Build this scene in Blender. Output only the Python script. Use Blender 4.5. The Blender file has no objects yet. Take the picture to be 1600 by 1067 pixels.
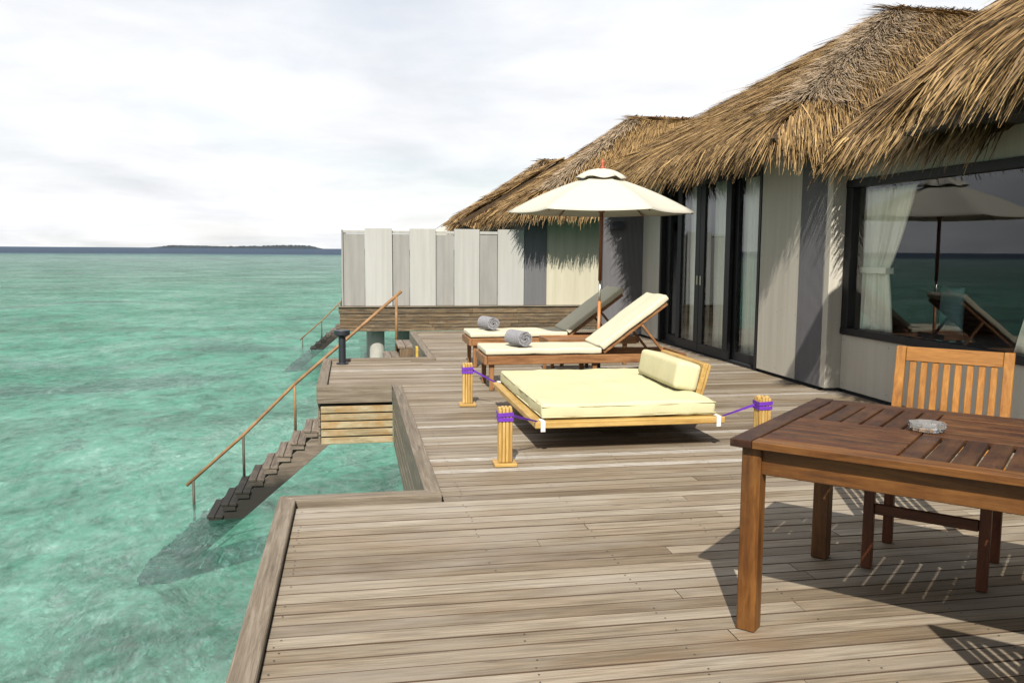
import bpy, bmesh, math, random
import numpy as np
from mathutils import Vector, Matrix

random.seed(7)
rng = np.random.default_rng(11)
R = math.radians
scene = bpy.context.scene
col = scene.collection

# ------------------------------------------------------------------ camera
F_PX, PITCH, ROLL, YAW = 1350.0, math.atan(143 / 1350.0), 0.007, None
YAW = math.atan(252 / F_PX * math.cos(PITCH))
fwd = Vector((math.sin(YAW) * math.cos(PITCH), math.cos(YAW) * math.cos(PITCH), -math.sin(PITCH)))
rt0 = Vector((math.cos(YAW), -math.sin(YAW), 0)); up0 = rt0.cross(fwd)
rt = rt0 * math.cos(ROLL) + up0 * math.sin(ROLL); up = up0 * math.cos(ROLL) - rt0 * math.sin(ROLL)
cam = bpy.data.cameras.new('camera'); cam_o = bpy.data.objects.new('camera', cam); col.objects.link(cam_o)
m = Matrix((rt, up, -fwd)).transposed().to_4x4(); m.translation = (0, 0, 1.45)
cam_o.matrix_world = m
cam.sensor_width = 36; cam.lens = 36 * F_PX / 1600; cam.clip_start = 0.05; cam.clip_end = 20000
scene.camera = cam_o

# ------------------------------------------------------------------ light
SUN_TO = Vector((-0.225, -0.80, 0.76)).normalized()
elev = math.asin(SUN_TO.z); azim = math.atan2(SUN_TO.x, SUN_TO.y)
sun = bpy.data.lights.new('sun', 'SUN'); sun.energy = 5.0; sun.angle = R(0.6); sun.color = (1.0, 0.93, 0.82)
sun_o = bpy.data.objects.new('sun', sun); col.objects.link(sun_o)
sun_o.rotation_euler = (-SUN_TO).to_track_quat('-Z', 'Y').to_euler(); sun_o.location = (-5, -20, 20)
vs = scene.view_settings
vs.view_transform = 'Standard'; vs.look = 'None'; vs.exposure = 0.9; vs.gamma = 1.0; vs.use_curve_mapping = False
cy = scene.cycles
cy.use_denoising = True; cy.max_bounces = 8; cy.transparent_max_bounces = 24; cy.transmission_bounces = 6
cy.diffuse_bounces = 3; cy.glossy_bounces = 4; cy.caustics_reflective = False; cy.caustics_refractive = False
cy.sample_clamp_indirect = 6; cy.sample_clamp_direct = 12

# ------------------------------------------------------------------ node helpers
class NT:
    def __init__(s, tree): s.t = tree; s.n = tree.nodes; s.l = tree.links
    def add(s, typ, **kw):
        n = s.n.new(typ)
        for k, v in kw.items():
            if k == 'ins':
                for i, val in v.items(): s.inp(n, i, val)
            else: setattr(n, k, v)
        return n
    def inp(s, n, i, val):
        sock = n.inputs[i]
        if isinstance(val, bpy.types.NodeSocket): s.l.new(val, sock)
        elif isinstance(val, bpy.types.Node): s.l.new(val.outputs[0], sock)
        else:
            if isinstance(val, (tuple, list)) and len(val) == 3 and sock.type == 'RGBA': val = (*val, 1)
            sock.default_value = val
    def math(s, op, a, b=None, c=None, clamp=False):
        n = s.add('ShaderNodeMath', operation=op, use_clamp=clamp); s.inp(n, 0, a)
        if b is not None: s.inp(n, 1, b)
        if c is not None: s.inp(n, 2, c)
        return n.outputs[0]
    def vmath(s, op, a, b=None):
        n = s.add('ShaderNodeVectorMath', operation=op); s.inp(n, 0, a)
        if b is not None: s.inp(n, 1, b)
        return n.outputs[0]
    def noise(s, vec, scale=5, detail=4, rough=0.55, dist=0.0):
        return s.add('ShaderNodeTexNoise', ins={'Vector': vec, 'Scale': scale, 'Detail': detail, 'Roughness': rough, 'Distortion': dist})
    def ramp(s, fac, stops, interp='LINEAR'):
        n = s.add('ShaderNodeValToRGB'); n.color_ramp.interpolation = interp
        el = n.color_ramp.elements
        while len(el) < len(stops): el.new(0.5)
        for e, (p, c) in zip(el, stops):
            e.position = p; e.color = (*c, 1) if len(c) == 3 else c
        s.inp(n, 0, fac); return n.outputs[0]
    def mix(s, fac, a, b, blend='MIX'):
        n = s.add('ShaderNodeMix', data_type='RGBA', blend_type=blend)
        s.inp(n, 0, fac); s.inp(n, 6, a); s.inp(n, 7, b); return n.outputs[2]
    def mapr(s, v, a, b, c, d):
        return s.add('ShaderNodeMapRange', ins={0: v, 1: a, 2: b, 3: c, 4: d}).outputs[0]

def new_mat(name):
    mt = bpy.data.materials.new(name); mt.use_nodes = True
    t = NT(mt.node_tree); t.n.clear()
    out = t.add('ShaderNodeOutputMaterial'); return mt, t, out
ALB = 0.73   # overall reflectance trim
def principled(t, out, color, rough=0.6, bump=None, bstr=0.3, bdist=0.01, spec=0.4, **kw):
    p = t.add('ShaderNodeBsdfPrincipled'); t.inp(p, 'Base Color', t.mix(1.0, color, (ALB, ALB, ALB, 1), 'MULTIPLY') if isinstance(color, bpy.types.NodeSocket) else tuple(ALB * q for q in color)); t.inp(p, 'Roughness', rough)
    t.inp(p, 'Specular IOR Level', spec)
    for k, v in kw.items(): t.inp(p, k, v)
    if bump is not None:
        b = t.add('ShaderNodeBump', ins={'Strength': bstr, 'Distance': bdist, 'Height': bump}); t.inp(p, 'Normal', b)
    t.l.new(p.outputs[0], out.inputs[0]); return p
def g(v): return (v, v, v)

# ------------------------------------------------------------------ world: hazy bright sky, broken cloud
world = bpy.data.worlds.new('World'); scene.world = world; world.use_nodes = True
t = NT(world.node_tree); t.n.clear()
wo = t.add('ShaderNodeOutputWorld')
sky = t.add('ShaderNodeTexSky', sky_type='NISHITA', sun_disc=False, sun_elevation=elev, sun_rotation=azim % (2 * math.pi),
            altitude=0, air_density=1.0, dust_density=1.5, ozone_density=1.0)
tc = t.add('ShaderNodeTexCoord')
sep = t.add('ShaderNodeSeparateXYZ', ins={0: tc.outputs['Generated']})
zc = t.math('ADD', t.math('ABSOLUTE', sep.outputs[2]), 0.16)
cx_, cy_ = t.math('DIVIDE', sep.outputs[0], zc), t.math('DIVIDE', sep.outputs[1], zc)
cv = t.add('ShaderNodeCombineXYZ', ins={0: cx_, 1: cy_, 2: 3.3}).outputs[0]
n1 = t.noise(cv, 0.7, 7, 0.52, 0.2); n2 = t.noise(t.vmath('ADD', cv, (4.1, 7.7, 0)), 1.1, 8, 0.56, 0.25)
cover = t.ramp(n1.outputs[0], [(0.28, g(0.55)), (0.50, g(0.93)), (0.62, g(1.0))])
shade = t.ramp(n2.outputs[0], [(0.30, (0.655, 0.668, 0.695)), (0.46, (0.755, 0.762, 0.78)), (0.60, (0.85, 0.85, 0.855))])
skyc = t.vmath('MULTIPLY', sky.outputs[0], (0.10, 0.10, 0.10))
bg = t.add('ShaderNodeBackground', ins={0: t.mix(cover, skyc, shade), 1: 0.69})
t.l.new(bg.outputs[0], wo.inputs[0])

# ------------------------------------------------------------------ materials
M = {}
def wood(name, cols, rough=0.55, axis='x', stretch=14, scale=3.0, world=False, island=False, bstr=0.25, spec=0.35, var=0.35, dirt=None, wet=False):
    key = name + '_' + axis
    if key in M: return M[key]
    mt, t, out = new_mat(key)
    oi = t.add('ShaderNodeObjectInfo'); rnd = oi.outputs['Random']
    if island:
        rnd = t.math('FRACT', t.math('ADD', rnd, t.add('ShaderNodeNewGeometry').outputs['Random Per Island']))
    pos = t.add('ShaderNodeNewGeometry').outputs['Position'] if world else t.add('ShaderNodeTexCoord').outputs['Object']
    sc = {'x': (1, stretch, stretch), 'y': (stretch, 1, stretch), 'z': (stretch, stretch, 1)}[axis]
    off = t.add('ShaderNodeCombineXYZ', ins={0: t.math('MULTIPLY', rnd, 37.0), 1: t.math('MULTIPLY', rnd, 91.0), 2: t.math('MULTIPLY', rnd, 53.0)})
    v = t.vmath('ADD', t.vmath('MULTIPLY', pos, sc), off.outputs[0])
    n = t.noise(v, scale, 6, 0.62, 0.6); f = t.noise(v, scale * 6, 3, 0.6)
    c = t.ramp(n.outputs[0], [(0.28, cols[0]), (0.5, cols[1]), (0.72, cols[2])])
    c = t.mix(0.35, c, t.ramp(f.outputs[0], [(0.3, g(0.35)), (0.65, g(1.0))]), 'MULTIPLY')
    c = t.mix(1.0, c, t.ramp(rnd, [(0, g(1 - var)), (1, g(1.0))]), 'MULTIPLY')
    if dirt:
        d = t.noise(t.vmath('ADD', pos, off.outputs[0]), dirt[1], 5, 0.65)
        c = t.mix(t.ramp(d.outputs[0], [(0.42, g(0)), (0.62, g(dirt[2]))]), c, dirt[0])
    if wet:
        zz = t.math('ADD', t.add('ShaderNodeSeparateXYZ', ins={0: pos}).outputs[2], t.math('MULTIPLY', t.noise(pos, 2.5, 4).outputs[0], 0.5))
        c = t.mix(t.mapr(zz, -1.15, -1.48, 0, 0.95), c, (0.007, 0.0075, 0.0055))
    principled(t, out, c, t.mapr(f.outputs[0], 0, 1, rough - 0.1, rough + 0.12), f.outputs[0], bstr, 0.004, spec)
    M[key] = mt; return mt

def deck_material():
    mt, t, out = new_mat('deck_wood')
    geo = t.add('ShaderNodeNewGeometry'); oi = t.add('ShaderNodeObjectInfo')
    rnd = t.math('FRACT', t.math('ADD', oi.outputs['Random'], geo.outputs['Random Per Island']))
    r2 = t.math('FRACT', t.math('MULTIPLY', rnd, 17.31)); r3 = t.math('FRACT', t.math('MULTIPLY', rnd, 53.7))
    pos = geo.outputs['Position']
    off = t.add('ShaderNodeCombineXYZ', ins={0: t.math('MULTIPLY', rnd, 61.0), 1: t.math('MULTIPLY', r2, 47.0), 2: 0.0}).outputs[0]
    v = t.vmath('ADD', t.vmath('MULTIPLY', pos, (0.9, 16, 6)), off)
    n = t.noise(v, 2.2, 6, 0.6, 0.8); fine = t.noise(t.vmath('ADD', t.vmath('MULTIPLY', pos, (2.2, 90, 40)), off), 1.6, 4, 0.65)
    base = t.ramp(r2, [(0.0, (0.160, 0.122, 0.083)), (0.22, (0.212, 0.170, 0.119)), (0.45, (0.252, 0.206, 0.150)),
                       (0.68, (0.295, 0.25, 0.192)), (0.9, (0.325, 0.283, 0.225)), (1.0, (0.37, 0.335, 0.285))])
    c = t.mix(0.85, base, t.ramp(n.outputs[0], [(0.25, (0.62, 0.58, 0.52)), (0.5, (1.0, 0.97, 0.92)), (0.75, (1.3, 1.3, 1.28))]), 'MULTIPLY')
    c = t.mix(0.8, c, t.ramp(fine.outputs[0], [(0.3, g(0.45)), (0.6, g(1.05))]), 'MULTIPLY')
    mid = t.noise(t.vmath('ADD', t.vmath('MULTIPLY', pos, (1.6, 38, 20)), off), 1.3, 5, 0.62, 0.3)
    c = t.mix(0.75, c, t.ramp(mid.outputs[0], [(0.32, (0.52, 0.49, 0.45)), (0.5, g(0.95)), (0.68, (1.2, 1.2, 1.2))]), 'MULTIPLY')
    # blotchy grey weathering and brown stain
    blot = t.noise(t.vmath('MULTIPLY', pos, (0.8, 3.0, 1)), 1.1, 5, 0.6)
    c = t.mix(t.ramp(blot.outputs[0], [(0.45, g(0)), (0.7, g(0.5))]), c, (0.34, 0.315, 0.275))
    st = t.noise(t.vmath('ADD', t.vmath('MULTIPLY', pos, (0.9, 2.2, 1)), (3, 8, 0)), 1.3, 4, 0.6)
    c = t.mix(t.ramp(st.outputs[0], [(0.56, g(0)), (0.72, g(0.42))]), c, (0.19, 0.115, 0.055))
    # knots
    kv = t.vmath('ADD', t.vmath('MULTIPLY', pos, (1.1, 6.0, 1)), off)
    vo = t.add('ShaderNodeTexVoronoi', ins={'Vector': kv, 'Scale': 1.0}).outputs['Distance']
    c = t.mix(t.ramp(vo, [(0.02, g(0.75)), (0.07, g(0))]), c, (0.07, 0.045, 0.03))
    # pale saw-mark ripple on a few boards
    skew = t.add('ShaderNodeSeparateXYZ', ins={0: pos})
    wvv = t.add('ShaderNodeCombineXYZ', ins={0: t.math('ADD', t.math('MULTIPLY', skew.outputs[0], 26.0), t.math('MULTIPLY', skew.outputs[1], 60.0)), 1: t.math('MULTIPLY', skew.outputs[1], 14.0), 2: 0.0})
    wv = t.noise(t.vmath('ADD', wvv.outputs[0], off), 1.0, 3, 0.6, 0.5)
    sawm = t.math('MULTIPLY', t.math('GREATER_THAN', r3, 0.95), t.ramp(n.outputs[0], [(0.3, g(0.25)), (0.55, g(0.85))]))
    saw = t.ramp(wv.outputs[0], [(0.38, (0.27, 0.24, 0.2)), (0.56, (0.47, 0.45, 0.42))])
    c = t.mix(sawm, c, saw)
    h = t.math('ADD', fine.outputs[0], t.math('MULTIPLY', t.math('MULTIPLY', wv.outputs[0], sawm), 1.5))
    principled(t, out, c, t.mapr(n.outputs[0], 0.2, 0.8, 0.5, 0.78), h, 0.35, 0.004, 0.3)
    M['deck'] = mt
deck_material()
BORDER = dict(cols=[(0.10, 0.076, 0.052), (0.19, 0.153, 0.112), (0.30, 0.258, 0.205)], rough=0.68, stretch=22, scale=2.4, world=True, bstr=0.4, var=0.15)
FASCIA = dict(cols=[(0.055, 0.038, 0.026), (0.15, 0.108, 0.068), (0.33, 0.27, 0.18)], rough=0.75, stretch=9, scale=2.6, world=True, bstr=0.4, var=0.55, dirt=((0.17, 0.10, 0.04), 3.5, 0.45))
YSLAT = dict(cols=[(0.20, 0.15, 0.075), (0.42, 0.35, 0.215), (0.56, 0.50, 0.36)], rough=0.75, stretch=7, scale=2.6, world=True, bstr=0.4, var=0.25, dirt=((0.30, 0.16, 0.04), 5.0, 0.65))
WETZ = -1.45
TREAD = dict(wet=True, cols=[(0.10, 0.078, 0.060), (0.20, 0.160, 0.125), (0.32, 0.27, 0.22)], rough=0.7, stretch=12, scale=2.6, world=True, var=0.3)
TABLE = dict(cols=[(0.024, 0.007, 0.0025), (0.070, 0.022, 0.006), (0.145, 0.054, 0.014)], rough=0.48, stretch=9, scale=2.6, bstr=0.15, spec=0.3, var=0.35, dirt=((0.22, 0.11, 0.035), 6.0, 0.22))
TTOP = dict(TABLE, cols=[(0.014, 0.0045, 0.002), (0.040, 0.013, 0.005), (0.085, 0.031, 0.011)], dirt=((0.20, 0.10, 0.035), 6.0, 0.18))
TSIDE = dict(TABLE, cols=[(0.050, 0.016, 0.004), (0.125, 0.047, 0.009), (0.23, 0.098, 0.021)], var=0.2)
CLEG = dict(TABLE, cols=[(0.05, 0.014, 0.005), (0.12, 0.036, 0.012), (0.19, 0.062, 0.02)], dirt=None)
CHAIR = dict(cols=[(0.23, 0.085, 0.013), (0.38, 0.160, 0.026), (0.48, 0.225, 0.045)], rough=0.42, stretch=10, scale=2.6, bstr=0.15, spec=0.45, var=0.25)
LOUNG = dict(cols=[(0.15, 0.062, 0.022), (0.28, 0.13, 0.05), (0.40, 0.21, 0.09)], rough=0.5, stretch=10, scale=2.6, bstr=0.2, var=0.25)
PINE = dict(dirt=((0.30, 0.17, 0.06), 6.0, 0.3), cols=[(0.36, 0.195, 0.045), (0.54, 0.345, 0.105), (0.68, 0.49, 0.20)], rough=0.45, stretch=15, scale=2.4, bstr=0.12, var=0.12)

def simple(name, color, rough=0.6, noise=None, spec=0.35, bump=None, **kw):
    mt, t, out = new_mat(name)
    tc = t.add('ShaderNodeTexCoord').outputs['Object']; c = color; b = None
    if noise:
        n = t.noise(t.vmath('MULTIPLY', tc, noise[1] if len(noise) > 1 else (1, 1, 1)), noise[0], 5, 0.6)
        amt = noise[2] if len(noise) > 2 else 0.25
        c = t.mix(1.0, color, t.ramp(n.outputs[0], [(0.3, g(1 - amt)), (0.7, g(1.0))]), 'MULTIPLY')
    bs = 0.2
    if bump: b = t.noise(tc, bump[0], 4, 0.6).outputs[0]; bs = bump[1]
    principled(t, out, c, rough, b, bs, 0.01, spec, **kw)
    M[name] = mt; return mt
simple('cream', (0.60, 0.565, 0.435), 0.85, (2.5, (1, 1, 1), 0.10), 0.15, (9.0, 0.35))
simple('bed_cream', (0.60, 0.565, 0.355), 0.85, (1.8, (1, 1, 1), 0.14), 0.15, (7.0, 0.6))
simple('towel', (0.34, 0.34, 0.37), 0.95, (60, (1, 1, 1), 0.4), 0.05, (160, 0.8))
simple('purple', (0.145, 0.03, 0.42), 0.4, (30, (1, 1, 1), 0.3), 0.5)
simple('white_band', (0.75, 0.72, 0.68), 0.7)
simple('frame_dark', (0.010, 0.010, 0.012), 0.5, (8, (1, 1, 1), 0.3), 0.25)
simple('handle', (0.45, 0.42, 0.33), 0.35, Metallic=0.8)
simple('bollard', (0.016, 0.022, 0.030), 0.42, (6, (1, 1, 1), 0.3), 0.5)
simple('rail', (0.33, 0.185, 0.085), 0.6, (5, (1, 1, 1), 0.5), 0.3, (30, 0.3))
simple('rail_low', (0.10, 0.085, 0.06), 0.6, (5, (1, 1, 1), 0.5))
simple('concrete', (0.47, 0.46, 0.42), 0.85, (4, (1, 1, 0.4), 0.35), 0.2, (25, 0.3))
simple('joist', (0.06, 0.045, 0.035), 0.85, (5,))
simple('yellow', (0.62, 0.42, 0.07), 0.7, (9, (1, 1, 1), 0.45))
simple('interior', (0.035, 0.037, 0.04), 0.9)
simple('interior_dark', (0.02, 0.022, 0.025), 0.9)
simple('cushion', (0.10, 0.19, 0.19), 0.9)
simple('ceiling', (0.03, 0.028, 0.025), 0.9)
simple('finial', (0.42, 0.09, 0.05), 0.5)
simple('pole', (0.26, 0.075, 0.028), 0.4, (8, (6, 6, 1), 0.4), 0.45)
simple('pole_low', (0.46, 0.19, 0.065), 0.4, (8, (6, 6, 1), 0.3), 0.45)  # lighter orange: sunlight on the lower pole painted into its colour
simple('sleeve', (0.7, 0.68, 0.62), 0.3, Metallic=0.9)
simple('base_metal', (0.05, 0.062, 0.07), 0.45, (5,))
simple('island', (0.030, 0.042, 0.052), 0.9, (0.02,))  # blue of the distant haze is put into the base colour
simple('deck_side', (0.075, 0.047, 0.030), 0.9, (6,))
simple('screw', (0.05, 0.04, 0.035), 0.6)
simple('lamp_body', (0.03, 0.032, 0.04), 0.5)

def panel_mat(name, color, ribs, amt=0.12):
    mt, t, out = new_mat(name)
    pos = t.add('ShaderNodeNewGeometry').outputs['Position']
    oi = t.add('ShaderNodeObjectInfo').outputs['Random']
    n = t.noise(t.vmath('MULTIPLY', pos, (3, 3, 0.6)), 1.2, 6, 0.6)
    st = t.noise(t.vmath('MULTIPLY', pos, (9, 9, 0.25)), 1.0, 4, 0.6)
    sp = t.noise(pos, 140, 2, 0.5)
    c = t.mix(1.0, color, t.ramp(n.outputs[0], [(0.3, g(1 - amt)), (0.7, g(1.0))]), 'MULTIPLY')
    c = t.mix(1.0, c, t.ramp(st.outputs[0], [(0.35, (0.90, 0.895, 0.885)), (0.6, g(1.0))]), 'MULTIPLY')
    c = t.mix(0.5, c, t.ramp(sp.outputs[0], [(0.35, g(0.82)), (0.6, g(1.0))]), 'MULTIPLY')
    c = t.mix(1.0, c, t.ramp(oi, [(0, g(0.93)), (1, g(1.0))]), 'MULTIPLY')
    h = sp.outputs[0]; bs, bd = 0.12, 0.003
    if ribs:
        sx = t.add('ShaderNodeSeparateXYZ', ins={0: pos})
        ph = t.math('MULTIPLY', t.math('ADD', sx.outputs[0], sx.outputs[1]), 2 * math.pi / 0.022)
        h = t.math('SINE', ph); bs, bd = 0.8, 0.004
        c = t.mix(1.0, c, t.ramp(h, [(0.0, g(0.80)), (0.6, g(1.0))]), 'MULTIPLY')
    principled(t, out, c, 0.8, h, bs, bd, 0.25)
    M[name] = mt
panel_mat('wall_light', (0.54, 0.515, 0.45), False)
panel_mat('wall_cream', (0.52, 0.49, 0.385), False)
panel_mat('wall_dark', (0.185, 0.185, 0.20), True)
panel_mat('screen_light', (0.43, 0.43, 0.415), False, 0.08)
panel_mat('screen_grey', (0.33, 0.325, 0.31), False, 0.2)

def canopy_mat():
    mt, t, out = new_mat('canopy')
    d = t.add('ShaderNodeBsdfDiffuse', ins={0: (0.49, 0.475, 0.415)}); tr = t.add('ShaderNodeBsdfTranslucent', ins={0: (0.47, 0.435, 0.355)})
    mx = t.add('ShaderNodeMixShader', ins={0: 0.28, 1: d, 2: tr}); t.l.new(mx.outputs[0], out.inputs[0]); M['canopy'] = mt
    mt, t, out = new_mat('curtain')
    tc = t.add('ShaderNodeTexCoord').outputs['Object']
    n = t.noise(t.vmath('MULTIPLY', tc, (1, 6, 0.4)), 3, 4, 0.6)
    c = t.ramp(n.outputs[0], [(0.3, (0.84, 0.83, 0.70)), (0.7, (0.92, 0.91, 0.82))])
    d = t.add('ShaderNodeBsdfDiffuse', ins={0: c}); tr = t.add('ShaderNodeBsdfTranslucent', ins={0: c})
    mx = t.add('ShaderNodeMixShader', ins={0: 0.25, 1: d, 2: tr}); t.l.new(mx.outputs[0], out.inputs[0]); M['curtain'] = mt
canopy_mat()

def glass_mat(name, tint, refl, power):
    mt, t, out = new_mat(name)
    lw = t.add('ShaderNodeFresnel', ins={0: 1.5}).outputs[0]
    fac = t.math('MULTIPLY', t.math('ADD', t.math('MULTIPLY', lw, power), refl, clamp=True), t.math('SUBTRACT', 1.0, t.add('ShaderNodeNewGeometry').outputs['Backfacing']))
    gl = t.add('ShaderNodeBsdfGlossy', ins={0: (0.95, 0.97, 1.0), 'Roughness': 0.0}); tr = t.add('ShaderNodeBsdfTransparent', ins={0: tint})
    mx = t.add('ShaderNodeMixShader', ins={0: fac, 1: tr, 2: gl}); t.l.new(mx.outputs[0], out.inputs[0]); M[name] = mt
glass_mat('glass_window', (0.97, 0.98, 0.97), 0.0, 1.35)
glass_mat('glass_door', (0.95, 0.97, 0.97), 0.0, 1.1)
mt, t, out = new_mat('ashtray_glass')
principled(t, out, (0.95, 0.97, 0.97), 0.04, None, spec=0.5, **{'Transmission Weight': 0.85, 'IOR': 1.5}); M['ashtray'] = mt

def thatch_mat():
    mt, t, out = new_mat('thatch')
    a = t.add('ShaderNodeAttribute', attribute_name='tint', attribute_type='GEOMETRY').outputs['Fac']
    c = t.ramp(a, [(0.0, (0.045, 0.025, 0.011)), (0.22, (0.135, 0.078, 0.031)), (0.5, (0.275, 0.172, 0.068)), (0.78, (0.40, 0.262, 0.108)),
                   (0.90, (0.52, 0.365, 0.17)), (0.92, (0.26, 0.19, 0.12)), (1.0, (0.40, 0.305, 0.205))])
    pos = t.add('ShaderNodeNewGeometry').outputs['Position']
    n = t.noise(pos, 1.6, 4, 0.6)
    c = t.mix(1.0, c, t.ramp(n.outputs[0], [(0.3, g(0.72)), (0.65, g(1.05))]), 'MULTIPLY')
    principled(t, out, c, 0.62, None, spec=0.3); M['thatch'] = mt
    simple('thatch_base', (0.075, 0.046, 0.022), 0.95, (12, (1, 1, 1), 0.5))
thatch_mat()

def water_mat():
    mt, t, out = new_mat('water')
    pos = t.add('ShaderNodeNewGeometry').outputs['Position']
    v1 = t.vmath('MULTIPLY', pos, (1.1, 0.62, 1))
    w1 = t.noise(v1, 1.1, 6, 0.62, 1.4); w2 = t.noise(v1, 4.6, 6, 0.66, 1.4); w3 = t.noise(v1, 0.25, 4, 0.55, 0.5)
    rdg = lambda q: t.math('SUBTRACT', 1.0, t.math('ABSOLUTE', t.math('SUBTRACT', t.math('MULTIPLY', q, 2.0), 1.0)))
    h = t.math('ADD', t.math('ADD', t.math('MULTIPLY', rdg(w1.outputs[0]), 0.75), t.math('MULTIPLY', rdg(w2.outputs[0]), 0.38)), t.math('MULTIPLY', w3.outputs[0], 0.9))
    b = t.add('ShaderNodeBump', ins={'Strength': 1.0, 'Distance': 0.22, 'Height': h})
    bs = t.add('ShaderNodeBump', ins={'Strength': 1.0, 'Distance': 0.34, 'Height': h})
    sx = t.add('ShaderNodeSeparateXYZ', ins={0: pos})
    dist = t.math('ADD', sx.outputs[1], t.math('MULTIPLY', t.noise(t.vmath('MULTIPLY', pos, (0.004, 0.012, 1)), 1.0, 3).outputs[0], 120))
    deep = t.mapr(dist, 380, 600, 0, 1)
    # milky turquoise body colour, patchy with suspended sand; ripple light and dark painted in
    p0 = t.noise(t.vmath('MULTIPLY', pos, (0.8, 0.7, 1)), 0.17, 8, 0.62, 0.8)
    p1 = t.noise(t.vmath('MULTIPLY', pos, (1.0, 0.55, 1)), 0.9, 9, 0.70, 1.2)
    p2 = t.noise(t.vmath('ADD', t.vmath('MULTIPLY', pos, (0.055, 0.15, 1)), (5.3, 1.7, 0)), 1.0, 7, 0.62, 0.4)
    p3 = t.noise(t.vmath('MULTIPLY', pos, (1.2, 0.62, 1)), 3.4, 6, 0.68, 1.8)
    mixn = t.math('ADD', t.math('MULTIPLY', p0.outputs[0], 0.55), t.math('MULTIPLY', p1.outputs[0], 0.45))
    body = t.ramp(mixn, [(0.40, (0.026, 0.155, 0.112)), (0.47, (0.082, 0.270, 0.215)), (0.53, (0.175, 0.385, 0.335)), (0.62, (0.34, 0.53, 0.48))])
    body = t.mix(t.ramp(p2.outputs[0], [(0.52, g(0)), (0.62, g(0.8))]), body, (0.062, 0.125, 0.105))
    body = t.mix(1.0, body, t.ramp(p3.outputs[0], [(0.35, (0.48, 0.64, 0.58)), (0.46, (0.90, 0.94, 0.92)), (0.55, (1.06, 1.04, 1.04)), (0.65, (1.6, 1.32, 1.36))]), 'MULTIPLY')
    p4 = t.noise(t.vmath('MULTIPLY', pos, (1.2, 0.7, 1)), 5.5, 4, 0.6, 1.6); rp4 = rdg(p4.outputs[0])
    body = t.mix(1.0, body, t.ramp(rp4, [(0.62, (1.22, 1.14, 1.15)), (0.86, (1.0, 1.0, 1.0)), (0.97, (0.58, 0.74, 0.68))]), 'MULTIPLY')  # thin dark ripple lines put into the colour
    body = t.mix(deep, body, (0.022, 0.042, 0.075))
    dif = t.add('ShaderNodeBsdfDiffuse', ins={0: body, 'Normal': bs})
    tr = t.add('ShaderNodeBsdfTransparent', ins={0: (0.93, 0.98, 0.97)})
    m1 = t.add('ShaderNodeMixShader', ins={0: t.mix(deep, g(0.46), g(0.93)), 1: tr, 2: dif})
    fr = t.math('MINIMUM', t.add('ShaderNodeFresnel', ins={0: 1.33, 'Normal': b}).outputs[0], 0.34)
    fr = t.math('MULTIPLY', fr, t.mapr(deep, 0, 1, 1.0, 0.3))
    gl = t.add('ShaderNodeBsdfGlossy', ins={0: g(1.0), 'Roughness': 0.06, 'Normal': b})
    m2 = t.add('ShaderNodeMixShader', ins={0: fr, 1: m1, 2: gl})
    t.l.new(m2.outputs[0], out.inputs[0])
    va = t.add('ShaderNodeVolumeAbsorption', ins={0: (0.22, 0.86, 0.74), 1: 0.38})
    t.l.new(va.outputs[0], out.inputs[1]); M['water'] = mt
    mt, t, out = new_mat('seabed')
    pos = t.add('ShaderNodeNewGeometry').outputs['Position']
    n = t.noise(t.vmath('MULTIPLY', pos, (1.0, 0.6, 1)), 1.0, 8, 0.68, 1.0); n2 = t.noise(t.vmath('MULTIPLY', pos, (0.06, 0.16, 1)), 1.0, 5, 0.6, 0.4)
    c = t.ramp(n.outputs[0], [(0.36, (0.22, 0.25, 0.18)), (0.48, (0.62, 0.62, 0.52)), (0.62, (0.98, 0.96, 0.88))])
    c = t.mix(t.ramp(n2.outputs[0], [(0.54, g(0)), (0.64, g(0.85))]), c, (0.06, 0.075, 0.05))
    principled(t, out, c, 0.95, n.outputs[0], 0.5, 0.1, 0.1); M['seabed'] = mt
water_mat()

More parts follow.
